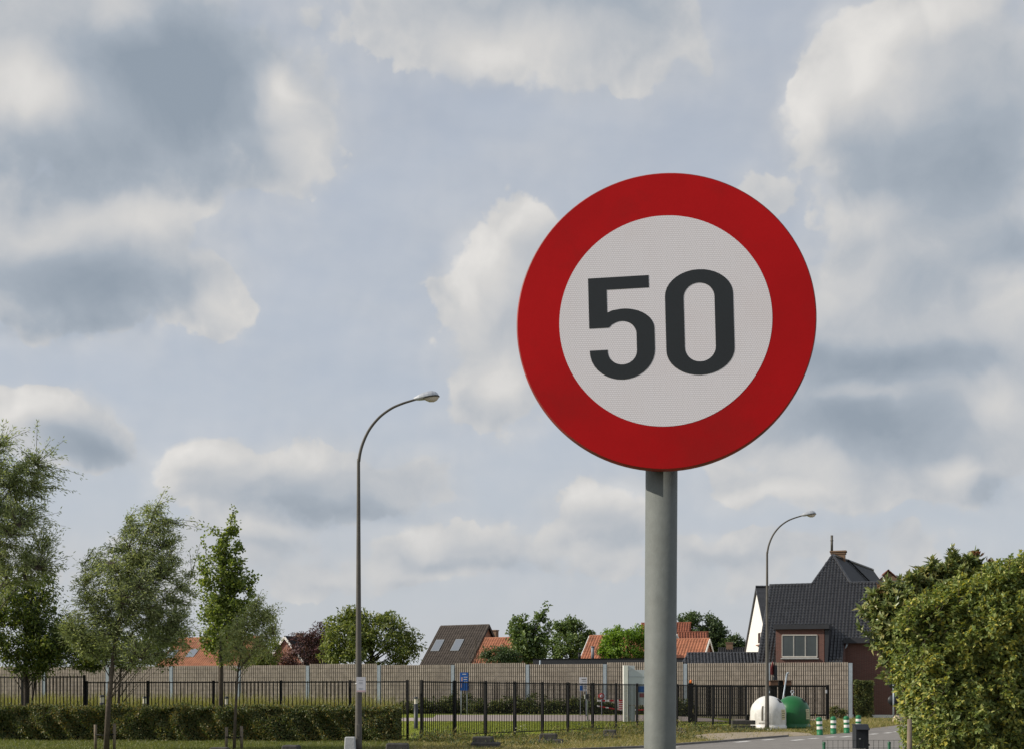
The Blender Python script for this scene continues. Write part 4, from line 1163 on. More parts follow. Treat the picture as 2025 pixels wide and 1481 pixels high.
# totem
def totem():
    Y = 74.0; root = thing('entrance_totem', 'pale grey entrance totem beside the sign pole', 'totem sign', (XX(1250, Y), Y, 0))
    def bx(px0, px1, y0, y1, dY, dep, name, m_, par=root):
        a_, b_ = W(px0, y1, Y + dY), W(px1, y0, Y + dY); c = (a_ + b_) / 2
        mb = MB(); mb.box(c + Vector((0, dep / 2, 0)), (b_.x - a_.x, dep, b_.z - a_.z), bev=.004); return mb.build(name, m_, par)
    bx(1233, 1242, 1315, 1426, 0, .5, 'column', M['white_paint'])
    bx(1242.2, 1255, 1315.5, 1323.5, .12, .3, 'top_block', M['totem'])
    pn = bx(1243, 1300, 1324, 1393, .1, .35, 'panel', M['totem'])
    bx(1243.3, 1299, 1337.2, 1337.8, .085, .012, 'joint', M['lead'], pn)
    bx(1263, 1299, 1356, 1368, .09, .012, 'blue_field', M['blue_panel'], pn)
    bx(1264, 1275, 1370, 1378, .09, .012, 'red_field', pmat('dull_red', (.25, .07, .09), .5, .1, 5), pn)
    bx(1243.5, 1256, 1394, 1426, .14, .3, 'leg', M['totem'])
    bx(1287, 1298, 1394, 1426, .14, .3, 'leg', M['totem'])
totem()
# side-on traffic sign and boxes behind the gate
Y = 79; c = W(1530, 1325, Y)
ts = thing('warning_sign', 'red edged warning sign seen from the side on a dark pole behind the gate', 'traffic sign', (c.x, Y, 0))
mb = MB(); mb.tube([(c.x + .07, Y, 0), (c.x + .07, Y, c.z + .9)], .045, 8); mb.build('pole', M['black_steel'], ts)
rot = Matrix.Rotation(R(62), 3, 'Z')
tri = [Vector((0, 0, .55)), Vector((.5, 0, .1)), Vector((.36, 0, -.28)), Vector((-.36, 0, -.28)), Vector((-.5, 0, .1))]
mb = MB(); mb.prism([rot @ v + c + Vector((-.06, -.05, 0)) for v in tri], rot @ Vector((0, .03, 0))); mb.build('plate', pmat('faded_red_paint', (.20, .03, .028), .6, .25, 6), ts)
mb = MB(); mb.box(c + Vector((.1, -.04, -.1)), (.22, .2, .85), bev=.03); mb.box(c + Vector((.08, -.04, -.5)), (.28, .22, .2), bev=.03); mb.build('housing', M['anthracite'], ts)
def crate(label, px0, px1, y0, y1, Y, m_):
    a_, b_ = W(px0, y1, Y), W(px1, y0, Y); c = (a_ + b_) / 2
    root = thing('storage_box', label, 'box', (c.x, Y, 0), 'boxes on posts behind the gate')
    mb = MB(); mb.box(c, (b_.x - a_.x, .5, b_.z - a_.z), bev=.03); mb.build('box', m_, root)
    mb = MB(); mb.box(Vector((c.x, Y + .05, (a_.z - .005) / 2)), ((b_.x - a_.x) * .7, .3, a_.z - .01)); mb.build('stand', M['black_steel'], root)
    mb = MB(); mb.box(Vector((c.x, Y, b_.z + .02)), (b_.x - a_.x + .06, .54, .035)); mb.build('lid', m_, root)
crate('rusty orange box left of the leaning pole behind the gate', 1521, 1537, 1346, 1356, 78, M['rust'])
crate('dark box beside the rusty one behind the gate', 1538, 1550, 1346, 1357, 78.6, M['black_steel'])
crate('reddish brown box right of the leaning pole behind the gate', 1551, 1564, 1346, 1357, 78, M['rust'])

# right: grey pole with round sign by the brick wall, boulder
Y = 78; c = PX(1767, Y)
gp = thing('sign_post', 'thin grey post with dark round signs against the brick wall', 'sign post', c)
mb = MB(); mb.tube([c, (c.x, Y, W(1767, 1343, Y).z)], .05, 8); mb.build('pole', M['galv'], gp)
for py in (1350, 1384):
    q = W(1766, py, Y); mb = MB(); mb.lathe([(0, 0), (.33, 0), (.33, .025), (0, .025)], q + Vector((.03, .09, 0)), 24, M=Mx); mb.build('round_plate', M['anthracite'], gp)
def rock(label, px, py, w, h):
    c = G(px, py); vs = []; n = 10
    mb = MB(); rings = [(1.0, 0), (1.0, .35), (.8, .7), (.45, .95), (.02, 1.0)]
    for r_, z in rings:
        for j in range(n):
            a_ = 2 * math.pi * j / n; k = 1 + .18 * math.sin(3 * a_ + 1) + random.uniform(-.1, .1)
            vs.append((c.x + math.cos(a_) * r_ * w / 2 * k - (.1 * w * z), c.y + math.sin(a_) * r_ * w / 2 * k, h * z * (1 + .1 * math.sin(a_))))
    mb.add(vs, [[k * n + j, k * n + (j + 1) % n, (k + 1) * n + (j + 1) % n, (k + 1) * n + j] for k in range(len(rings) - 1) for j in range(n)])
    tag(mb.build('boulder', M['stone'], None, c), label, 'boulder')
rock('pale tan boulder at the foot of the thin grey post', 1776, 1429, .55, .42)

# ------------------------------------------------------------------ garden front: letterbox, wire fence, wooden post
def garden():
    Y = 21.0
    root = thing('letterbox', 'dark grey letterbox on a post by the wire fence', 'letterbox', PX(1704, Y))
    a_, b_ = W(1690, 1479, Y), W(1714, 1433, Y); c = (a_ + b_) / 2; w = b_.x - a_.x; h = b_.z - a_.z
    mb = MB()
    s = [(-w / 2, -.14), (w / 2, -.14)]
    pr = [Vector((a_.x, Y - .1, a_.z)), Vector((a_.x, Y + .14, a_.z)), Vector((a_.x, Y + .14, b_.z)), Vector((a_.x, Y - .02, b_.z - .0)), Vector((a_.x, Y - .1, b_.z - .07))]
    mb.prism(pr, Vector((w, 0, 0))); bd = mb.build('box', M['anthracite'], root)
    mb = MB(); mb.prism([Vector((a_.x - .012, Y - .12, b_.z - .075)), Vector((a_.x - .012, Y - .03, b_.z + .004)), Vector((a_.x - .012, Y + .15, b_.z + .004)), Vector((a_.x - .012, Y + .15, b_.z + .016)), Vector((a_.x - .012, Y - .035, b_.z + .016)), Vector((a_.x - .012, Y - .135, b_.z - .07))], Vector((w + .024, 0, 0))); mb.build('lid', M['anthracite'], bd)
    mb = MB(); mb.box((c.x - .04, Y - .102, c.z - .03), (.03, .006, .02)); mb.build('lock', M['alu'], bd)
    px = XX(1717.5, Y); zt = W(1717, 1440, Y).z
    mb = MB(); mb.box((px, Y + .08, zt / 2), (.035, .05, zt)); mb.build('post', M['wood'], root)
    mb = MB()
    for py in (1441, 1472): mb.box((px - .01, Y + .04, W(0, py, Y).z), (.07, .05, .035))
    mb.build('bracket', M['anthracite'], root)
    mb = MB(); mb.box((c.x + .03, Y + .05, (a_.z - .01) / 2), (.05, .05, a_.z - .012)); mb.build('leg', M['anthracite'], root)
    # wire fence
    Y2 = 19.5; x0, x1 = XX(1627, Y2), XX(1798, Y2); zt = W(0, 1462.5, Y2).z
    wf = thing('wire_fence', 'low green wire mesh fence at the bottom right', 'fence', ((x0 + x1) / 2, Y2, 0))
    mb = MB(); n = int((x1 - x0) / .075)
    for k in range(n + 1):
        x = x0 + (x1 - x0) * k / n; sag = .012 * math.sin(k * .9); mb.bar((x, Y2, .04), (x, Y2, zt + .004 * math.sin(k * 1.7)), .0045)
    for z in (zt - .002, zt - .12, zt - .24, zt - .40, zt - .56, zt - .72):
        mb.bar((x0, Y2 - .005, z), (x1, Y2 - .005, z), .0045)
    mb.build('mesh', M['green_wire'], wf)
    for px_, dY, py in ((1626.5, .03, 1468), (1755, .03, 1467.5)):
        x = XX(px_, Y2 + .03); z = W(0, py, Y2 - .06).z; mb = MB(); mb.tube([(x, Y2 - .06, 0), (x, Y2 - .06, z)], .024, 8); mb.lathe([(.027, -.02), (.026, .008), (.001, .02)], (x, Y2 - .06, z), 8); mb.build('post', pmat('green_post', (.02, .10, .05), .5, .1, 4), wf)
    Y3 = 16.4; x = XX(1798, Y3); zt = W(0, 1421, Y3).z
    mb = MB(); mb.tube([(x, Y3, 0), (x, Y3, zt * .5), (x + .005, Y3, zt)], [.034, .033, .03], 10)
    tag(mb.build('wooden_post', M['wood'], None, (x, Y3, 0)), 'round weathered timber post under the big shrub', 'post')
    x = XX(1814, 18.9); mb = MB(); mb.tube([(x, 18.9, 0), (x, 18.9, 1.0)], .022, 8)
    tag(mb.build('wooden_stake', M['wood'], None, (x, 18.9, 0)), 'thin timber stake half buried in the big shrub', 'stake')
garden()

# ------------------------------------------------------------------ trees
def bez(a, c, b2, n):
    return [a * (1 - t) ** 2 + c * 2 * t * (1 - t) + b2 * t * t for t in [k / (n - 1) for k in range(n)]]
def env_pts(envs, n, shell=.0):
    """points inside ellipsoids given as (px, py, rx, ry, weight) at depth Y"""
    ws = np.array([e[4] for e in envs], float); ws /= ws.sum()
    idx = rng.choice(len(envs), n, p=ws)
    d = rand_dirs(n); r = rng.uniform(shell ** 3, 1, n) ** (1 / 3)
    return idx, d, r
def sample_env(envs, Y, n, shell=0., depth=1.0):
    idx, d, r = env_pts(envs, n, shell); out = np.zeros((n, 3))
    for k, (px, py, rx, ry, w) in enumerate(envs):
        m_ = idx == k; c = np.array(W(px, py, Y)); s = Y / F
        rad = np.array([rx * s, min(rx, ry) * s * depth, ry * s])
        out[m_] = c + d[m_] * r[m_][:, None] * rad
    return out

def skeleton_tree(name, label, Y, trunk, r0, envs, nlimb, ntwig, leaf, nleaf, lmat, bark=M['bark'], spikes=(), droop=0., outward=.5, spread=.6, shell=.25, group=None, depth=1.0, sub=None, twig_len=1.0, cat='tree', lift=.5):
    """trunk: list of (px,py); limbs climb from it into the crown's volume and carry twigs that carry leaves"""
    T = [W(px, py, Y) for px, py in trunk]
    base = Vector((T[0].x, T[0].y, float(HG(T[0].x, T[0].y))))
    root = thing(name, label, cat, base, group)
    n = len(T); mb = MB(); rr = [r0 * (1 - .75 * k / (n - 1)) for k in range(n)]
    mb.tube(T, rr, 9)
    nodes = [p for k in range(n - 1) for p in [T[k].lerp(T[k + 1], t) for t in np.linspace(0, 1, 8)]]
    zmin = T[1].z if n > 2 else T[0].z + 1
    start = [p for p in nodes if p.z > zmin * .98]
    limbs = []
    for tgt in sample_env(envs, Y, nlimb, .55, depth):
        tgt = Vector(tgt)
        dist = lambda p: abs((p.z + (Vector((p.x, p.y, 0)) - Vector((tgt.x, tgt.y, 0))).length * 1.1) - tgt.z)
        s = min(start, key=dist)
        c = s.lerp(tgt, .45) + Vector((0, 0, (tgt - s).length * .12 * (1 if tgt.z > s.z else .2)))
        path = bez(s, c, tgt, 7)
        rad0 = r0 * .22
        mb.tube(path, [rad0 * (1 - .8 * k / 6) for k in range(7)], 6); limbs += path[1:]
    pool = np.array([list(p) for p in start + limbs])
    tg = sample_env(envs, Y, ntwig, shell, depth)
    if len(spikes):
        extra = [np.array(W(px, py, Y)) for px, py in spikes]
        tg = np.concatenate([np.array(extra), tg])
    LP, LD = [], []
    for i, t in enumerate(tg):
        dv = t - pool; d2 = (dv ** 2).sum(1) + np.where(dv[:, 2] < 0, 3 * dv[:, 2] ** 2, 0) + .02
        s = pool[int(d2.argmin())]; a = Vector(s); b2 = Vector(t)
        L = (b2 - a).length
        c = a.lerp(b2, .5) + Vector((0, 0, (.15 - droop) * L))
        path = bez(a, c, b2, 5)
        mb.tube(path, [max(.004, .012 * (1 - .7 * k / 4)) for k in range(5)], 3, cap=False)
        # leaves along the last part of the twig
        m_ = nleaf if i >= len(spikes) else int(nleaf * 1.3)
        tt = rng.uniform(.25 if L < 1.2 else max(.25, 1 - 1.2 * twig_len / L), 1.02, m_)
        A, C_, B_ = np.array(a), np.array(c), np.array(b2)
        pos = A * ((1 - tt) ** 2)[:, None] + C_ * (2 * tt * (1 - tt))[:, None] + B_ * (tt ** 2)[:, None]
        tang = unit((C_ - A) * (1 - tt)[:, None] + (B_ - C_) * tt[:, None] + 1e-6)
        LP.append(pos + rng.normal(size=pos.shape) * (.05 + leaf[0] * .4) * spread); LD.append(tang * outward + rand_dirs(m_) * spread + np.array([0, 0, -droop]))
    mb.build('trunk', bark, root, recalc=False)
    Pp = np.concatenate(LP); Dd = np.concatenate(LD); k = len(Pp)
    v, f = leaf_arrays(Pp, Dd, rand_dirs(k) + np.array([0, 0, 1.0]), leaf[0] * rng.uniform(.7, 1.25, k), leaf[1] * rng.uniform(.8, 1.2, k))
    np_mesh('crown', v, f, lmat, root)
    return root

def clump_tree(name, label, Y, envs, nclump, per, leaf, crad, lmat, trunk, r0=.2, bark=M['bark_dark'], droop=.2, shell=.45, group=None, cat='tree', depth=1.0, updir=.2):
    g = PX(trunk[0], Y); base = Vector((g.x, g.y, float(HG(g.x, g.y))))
    root = thing(name, label, cat, base, group)
    top = W(trunk[1], trunk[2], Y)
    mb = MB(); mb.tube([base, base.lerp(top, .5), top], [r0, r0 * .75, r0 * .3], 8)
    C = sample_env(envs, Y, nclump, shell, depth)
    C[:, 2] = np.maximum(C[:, 2], base.z + .05)
    for i in range(0, len(C), max(1, len(C) // 26)):
        t = Vector(C[i]); s = base.lerp(top, min(.95, max(.25, (t.z - base.z) / max(.1, top.z - base.z) * .7)))
        mb.tube(bez(s, s.lerp(t, .5) + Vector((0, 0, .2)), t, 4), [r0 * .3, r0 * .2, r0 * .12, .015], 5)
    mb.build('trunk', bark, root, recalc=False)
    n = nclump * per
    cs = np.repeat(C, per, 0); cen = C.mean(0)
    out = unit(cs - cen)
    Pp = cs + rand_dirs(n) * (rng.uniform(0, 1, (n, 1)) ** .45) * crad * 1.55 * np.array([1, 1, .8])
    Dd = rand_dirs(n) + out * .5 + np.array([0, 0, updir - droop])
    v, f = leaf_arrays(Pp, Dd, rand_dirs(n) * .7 + np.array([0, 0, 1.0]) + out * .5, leaf[0] * rng.uniform(.6, 1.3, n), leaf[1] * rng.uniform(.7, 1.2, n))
    np_mesh('crown', v, f, lmat, root)
    return root

# left group
skeleton_tree('willow_tree', 'tallest willow cut off by the left edge of the photograph', 36.5, [(-62, 1484), (-55, 1330), (-40, 1150), (-20, 980), (0, 880)], .11,
              [(-10, 960, 115, 105, 3), (20, 1060, 105, 70, 2.2), (-60, 1080, 110, 160, 2), (-60, 940, 120, 130, 2), (50, 1125, 85, 35, .9), (60, 950, 75, 40, .8)], 30, 1500, (.12, .03), 23, M['willow'],
              spikes=[(74, 832), (60, 850), (30, 845), (8, 838), (125, 872), (112, 890), (128, 905), (165, 940), (150, 972), (122, 1012), (130, 1040), (142, 1098), (100, 870)], outward=.75, spread=.62, droop=.08, shell=.2, group='young trees on the left lawn')
skeleton_tree('willow_tree', 'broad leaning willow held between two timber stakes', 36.2, [(210, 1484), (214, 1400), (224, 1300), (240, 1200), (275, 1090), (310, 1000)], .085,
              [(300, 1070, 62, 75, 2.2), (235, 1150, 85, 80, 3), (310, 1170, 85, 85, 3), (185, 1230, 60, 75, 1.6), (260, 1260, 95, 65, 2.4), (345, 1240, 50, 60, 1.2), (150, 1250, 40, 45, .6)], 34, 1800, (.115, .029), 22, M['willow'],
              spikes=[(327, 968), (345, 985), (322, 1000), (388, 1030), (398, 1045), (285, 1030), (270, 1045), (246, 1052), (222, 1064), (185, 1085), (205, 1080), (375, 1090), (390, 1130), (388, 1180), (150, 1145), (142, 1165), (395, 1075), (365, 1040)],
              outward=.75, spread=.62, droop=.08, shell=.15, group='young trees on the left lawn', lift=.6)
skeleton_tree('linden_tree', 'narrow upright linden with long leafy shoots', 45.3, [(437, 1478), (437, 1310), (436, 1200), (440, 1110), (452, 1050)], .10,
              [(440, 1240, 58, 72, 3), (425, 1160, 42, 80, 1.6), (455, 1110, 28, 75, 1.2), (474, 1180, 34, 62, 1.0)], 26, 420, (.105, .095), 24, M['linden'],
              spikes=[(464, 1003), (462, 1016), (468, 1035), (455, 1050), (398, 1040), (402, 1060), (415, 1052), (424, 1055), (392, 1105), (404, 1115), (505, 1138), (495, 1150), (485, 1108), (478, 1125), (490, 1165), (385, 1150), (395, 1180), (470, 1070), (388, 1215)],
              outward=.5, spread=.8, droop=.15, shell=.1, group='young trees on the left lawn')
skeleton_tree('willow_tree', 'small thin willow between short stakes in front of the hedge', 36.4, [(463, 1482), (465, 1420), (470, 1330), (482, 1260), (505, 1200)], .05,
              [(495, 1255, 42, 62, 2), (470, 1275, 36, 50, 1.2), (525, 1240, 28, 45, 1), (510, 1205, 20, 30, .5)], 18, 400, (.10, .026), 19, M['willow_light'],
              spikes=[(518, 1165), (520, 1180), (545, 1195), (557, 1200), (550, 1225), (556, 1245), (540, 1210), (552, 1262), (435, 1250), (430, 1290), (535, 1300), (560, 1205)], outward=.6, spread=.7, droop=.08, shell=.1, group='young trees on the left lawn')
skeleton_tree('locust_tree', 'dense leafy locust behind the hedge at far left', 46.4, [(52, 1470), (52, 1380), (50, 1300), (52, 1220), (55, 1160)], .11,
              [(55, 1190, 75, 65, 2.4), (25, 1250, 80, 60, 2), (95, 1260, 60, 60, 1.8), (60, 1300, 65, 40, 1.4), (-10, 1200, 70, 80, 1.2)], 22, 420, (.16, .06), 34, M['locust'], droop=.25, outward=.4, spread=.9, shell=.1, group='young trees on the left lawn', bark=M['bark_dark'])
skeleton_tree('young_ash_tree', 'slender multi stemmed young tree behind the hedge by the willow', 46.0, [(232, 1470), (234, 1400), (238, 1330), (246, 1290), (260, 1250)], .06,
              [(175, 1280, 60, 42, 1.4), (255, 1285, 70, 40, 1.6), (325, 1270, 55, 45, 1.4), (150, 1310, 45, 22, .5)], 20, 330, (.15, .05), 28, M['locust'], droop=.15, outward=.5, spread=.8, shell=.1, group='young trees on the left lawn')
skeleton_tree('young_ash_tree', 'second thin trunk leaning beside the far left locust', 46.8, [(60, 1470), (63, 1390), (72, 1325), (86, 1280)], .055,
              [(100, 1285, 45, 35, 1), (120, 1255, 35, 35, .8)], 8, 70, (.18, .07), 24, M['locust'], droop=.2, outward=.4, spread=.9, group='young trees on the left lawn', bark=M['bark_dark'])
# stakes with tie
def stakes(px0, px1, ytop, Y, label0, label1, wires):
    for px, yt, lb in ((px0, ytop, label0), (px1, ytop - 2, label1)):
        p_ = PX(px, Y); z = W(px, yt, Y).z
        rt2 = thing('timber_stake', lb, 'stake', p_, 'timber tree stakes')
        mb = MB(); mb.tube([p_, (p_.x + random.uniform(-.015, .015), p_.y, z)], [.042, .045], 8); mb.build('stake', M['wood'], rt2)
        if px == px0:
            mb = MB(); q = PX(px1, Y); zz = z - .28
            mb.tube([(p_.x, Y - .045, zz), ((p_.x + q.x) / 2, Y - .09, zz - .03), (q.x, Y - .045, zz)], .018, 6); mb.build('tie', M['black_steel'], rt2)
stakes(189, 226, 1432, 36.3, 'left timber stake of the broad leaning willow', 'right timber stake of the broad leaning willow', 1)
stakes(447.5, 478, 1437, 36.5, 'left short stake of the small thin willow', 'right short stake of the small thin willow', 1)

# background trees
BG = 'trees behind the noise barrier'
clump_tree('purple_plum_tree', 'dark purple leaved tree behind the barrier', 112, [(605, 1285, 48, 40, 2), (630, 1262, 30, 26, 1), (575, 1300, 30, 20, .6), (648, 1248, 14, 16, .3)], 150, 40, (.22, .11), .32, M['purple'], (610, 612, 1270), .2, group=BG)
clump_tree('walnut_tree', 'large light green tree right behind the nearer lamp pole', 106, [(740, 1270, 80, 55, 3), (690, 1260, 48, 45, 1.6), (735, 1232, 55, 28, 1.1), (790, 1280, 45, 40, 1), (690, 1222, 14, 22, .35), (660, 1290, 24, 24, .4)], 270, 40, (.34, .16), .42, M['walnut'], (735, 735, 1240), .28, group=BG)
clump_tree('leafy_bush', 'pale green bush between willow and purple tree', 108, [(530, 1292, 24, 22, 1), (512, 1302, 22, 14, .6), (542, 1272, 12, 14, .3)], 60, 36, (.24, .1), .26, M['walnut'], (528, 528, 1285), .1, group=BG, cat='bush')
skeleton_tree('young_maple_tree', 'thin crowned tree with one long shoot beside the low orange roof', 104, [(1045, 1330), (1045, 1300), (1052, 1260), (1066, 1225)], .12,
              [(1045, 1270, 38, 38, 2), (1025, 1245, 22, 26, .8), (1065, 1250, 24, 40, 1), (1030, 1295, 48, 20, 1)], 22, 200, (.30, .2), 20, M['maple'], spikes=[(1086, 1191), (1080, 1200), (1074, 1212), (1070, 1222), (1040, 1216), (1012, 1240), (1005, 1250), (1085, 1225), (1088, 1245), (1060, 1215), (1030, 1225)], outward=.4, spread=.9, droop=.1, group=BG, depth=1)
clump_tree('maple_tree', 'rounded mid green tree left of the bright orange roof', 122, [(1128, 1270, 38, 42, 2), (1112, 1262, 26, 34, 1), (1150, 1275, 24, 30, .8), (1128, 1240, 18, 18, .5), (1095, 1290, 28, 24, .7), (1163, 1256, 10, 6, .15)], 170, 36, (.3, .18), .34, M['maple'], (1128, 1128, 1250), .2, group=BG)
clump_tree('dark_bush', 'dark low bush under the thin crowned tree', 99, [(985, 1298, 26, 20, 1), (1005, 1300, 24, 16, .8), (962, 1302, 10, 20, .25)], 90, 34, (.2, .1), .24, M['oak'], (985, 985, 1290), .1, group=BG, cat='bush')
clump_tree('bright_bush', 'bright yellow green bush close left of the sign pole', 104, [(1240, 1275, 50, 35, 2), (1212, 1268, 20, 28, .7), (1262, 1258, 22, 18, .5), (1206, 1286, 20, 20, .5)], 170, 40, (.28, .12), .28, M['bright_bush'], (1240, 1240, 1260), .16, group=BG, cat='bush', droop=.4)
clump_tree('oak_tree', 'dark rounded tree close right of the sign pole', 140, [(1385, 1248, 46, 38, 2), (1360, 1240, 28, 28, .8), (1410, 1258, 28, 28, .8), (1425, 1275, 14, 14, .3)], 200, 38, (.34, .2), .4, M['oak'], (1385, 1385, 1235), .25, group=BG)
clump_tree('oak_tree', 'small dark tree left of the white gable', 138, [(1448, 1270, 16, 20, 1), (1458, 1274, 16, 14, .8), (1436, 1276, 12, 12, .5)], 60, 34, (.3, .18), .3, M['oak'], (1448, 1448, 1260), .15, group=BG)
# bare twiggy shrub in front of the brown roof
Yb = 100
bs = thing('bare_shrub', 'almost leafless twiggy shrub before the low orange roof', 'shrub', PX(936, Yb))
mb = MB()
for (px, py) in ((905, 1288), (918, 1296), (940, 1262), (948, 1272), (960, 1280), (928, 1282), (968, 1294), (952, 1296), (900, 1300), (942, 1250)):
    a_ = PX(936, Yb) + Vector((random.uniform(-.15, .15), 0, 1.5)); b2 = W(px, py, Yb)
    mb.tube(bez(a_, a_.lerp(b2, .5) + Vector((0, random.uniform(-.2, .2), .4)), b2, 6), [.05, .045, .04, .03, .022, .014], 5)
    for k in range(3):
        s_ = a_.lerp(b2, random.uniform(.55, .9)); mb.tube([s_, s_ + Vector((random.uniform(-.5, .5), random.uniform(-.3, .3), random.uniform(.1, .55)))], [.02, .008], 4)
mb.tube([PX(936, Yb), PX(936, Yb) + Vector((0, 0, 1.7))], .09, 7)
mb.build('branches', M['bark'], bs)

# hedges ------------------------------------------------------------
def hedge_np(A, B, depth, h, n, leaf, wob, topfrac=.28):
    """leaves in the outer shell of a clipped block running from A to B (front line)"""
    A = np.array(A); B = np.array(B); t = (B - A); L = np.linalg.norm(t); t = t / L; q = np.array([-t[1], t[0], 0])
    s = rng.uniform(0, L, n); z = rng.uniform(.02, 1, n) ** .85 * h; d = np.abs(rng.normal(0, .10, n))
    top = rng.uniform(size=n) < topfrac
    end = (~top) & (rng.uniform(size=n) < .10)
    lump = .11 * np.sin(s * 1.15 + 1.8 * np.sin(s * .43 + 1) + z * 2) + .09 * np.sin(s * 2.9 + 2.2 * np.sin(s * .71) + 2 * np.sin(z * 3)) + .08 * np.sin(s * 6.3 + 1.5 * np.sin(s * 1.37) + z * 5)
    off = np.where(top, rng.uniform(0, depth, n), d - wob * lump)
    zz = np.where(top, h - np.abs(rng.normal(0, .05, n)) + .06 * np.sin(s * 2.3) + .05 * np.sin(s * 5.1 + 1) + .03 * np.sin(s * 11), z)
    s = np.where(end, L - np.abs(rng.normal(0, .08, n)) + .06, s); off = np.where(end, rng.uniform(0, depth, n), off)
    P = A + t * s[:, None] + q * off[:, None]; P[:, 2] = zz
    out = np.where(top[:, None], np.array([0, 0, 1.0]), np.where(end[:, None], t, -q))
    D = rand_dirs(n) * .8 + out * .5 + np.array([0, 0, .1])
    return leaf_arrays(P, D, out + rand_dirs(n) * .7, leaf[0] * rng.uniform(.6, 1.3, n), leaf[1] * rng.uniform(.7, 1.2, n))
hA, hB = PX(-120, 44.9), PX(778, 43.2)
hd = thing('clipped_hedge', 'long low clipped hedge with yellowing leaves', 'hedge', (hA + hB) / 2)
v, f = hedge_np(hA, hB, 1.0, 1.15, 58000, (.09, .052), 1.2)
np_mesh('foliage', v, f, M['hedge'], hd)
t_ = (hB - hA).normalized(); q_ = Vector((-t_.y, t_.x, 0))
mb = MB(); mb.prism([hA + q_ * .36, hB - t_ * .3 + q_ * .36, hB - t_ * .2 + q_ * .85, hA + q_ * .85], Vector((0, 0, .98))); mb.build('shade_core', M['core_shade'], hd)  # solid dark block painted as the shade within the hedge
LP, LD = [], []
for k in range(420):
    q = hA.lerp(hB, random.random()) + q_ * random.uniform(-.05, .9); L = random.uniform(.05, .2) * (1.6 if random.random() < .12 else 1)
    m_ = int(6 + L * 50); tt = rng.uniform(0, 1, m_); LP.append(np.array([q.x, q.y, 1.08]) + tt[:, None] * np.array([rng.normal() * .05, 0, L])); LD.append(rand_dirs(m_) + np.array([0, 0, .5]))
P_ = np.concatenate(LP); v, f = leaf_arrays(P_, np.concatenate(LD), rand_dirs(len(P_)) + np.array([0, 0, 1.]), .075 * rng.uniform(.6, 1.3, len(P_)), .042 * rng.uniform(.7, 1.2, len(P_)))
np_mesh('shoots', v, f, M['hedge'], hd)

bxh = thing('box_hedge', 'narrow trimmed bush against the brick wall', 'bush', PX(1708, 84.6))
A_, B_ = PX(1691, 84), PX(1726, 84)
v, f = hedge_np(A_, B_, .9, 2.45, 5200, (.14, .08), .6); np_mesh('foliage', v, f, M['dark_shrub'], bxh)
mb = MB(); mb.prism([A_ + Vector((.12, .15, 0)), B_ + Vector((-.12, .15, 0)), B_ + Vector((-.12, .8, 0)), A_ + Vector((.12, .8, 0))], Vector((0, 0, 2.25))); mb.build('shade_core', M['core_shade'], bxh)  # solid dark block painted as the shade within the bush

# shrubs before the barrier
SG = 'dark shrubs at the foot of the barrier'
for i, (px, top, wpx, Y, lb) in enumerate([(815, 1388, 36, 88, 'yellowish shrub at the left end of the row, past the hedge'), (862, 1378, 42, 88, 'dark shrub at the barrier left of the blue board'), (908, 1366, 40, 88.5, 'tall dark shrub directly under the blue board'),
                                     (960, 1384, 40, 87.5, 'low dark shrub right of the blue board'), (1008, 1378, 40, 87.5, 'dark shrub at the barrier in the middle of the row'), (1062, 1372, 42, 87, 'full dark shrub left of the white notice board'), (1112, 1382, 40, 86.5, 'low shrub left of the intercom post'),
                                     (1160, 1376, 40, 86.5, 'dark shrub directly behind the intercom post'), (1210, 1392, 38, 86.5, 'low shrub beneath the striped boom'), (1258, 1398, 34, 86.5, 'low shrub behind the totem'), (1352, 1385, 26, 84, 'shrub right of the sign pole at the gate')]):
    hpx = (1414 - top) / 2
    clump_tree('shrub', lb, Y, [(px, top + hpx, wpx, hpx, 2), (px - wpx * .5, top + hpx * 1.3, wpx * .6, hpx * .7, 1), (px + wpx * .5, top + hpx * 1.25, wpx * .6, hpx * .75, 1)], 75, 34, (.17, .085), .20, M['dark_shrub'], (px, px, 1395), .05, group=SG, cat='shrub', shell=.3)
for px, top, lb in ((1650, 1397, 'small weed clump at the barrier foot beside the gate end post'), (1664, 1400, 'smaller weed clump at the barrier foot near its last post')):
    clump_tree('shrub', lb, 83.5, [(px, (1417 + top) / 2, 8, (1418 - top) / 2, 1)], 22, 26, (.16, .06), .12, M['hedge'], (px, px, 1405), .03, group='weed clumps at the barrier end', cat='shrub', shell=.2)

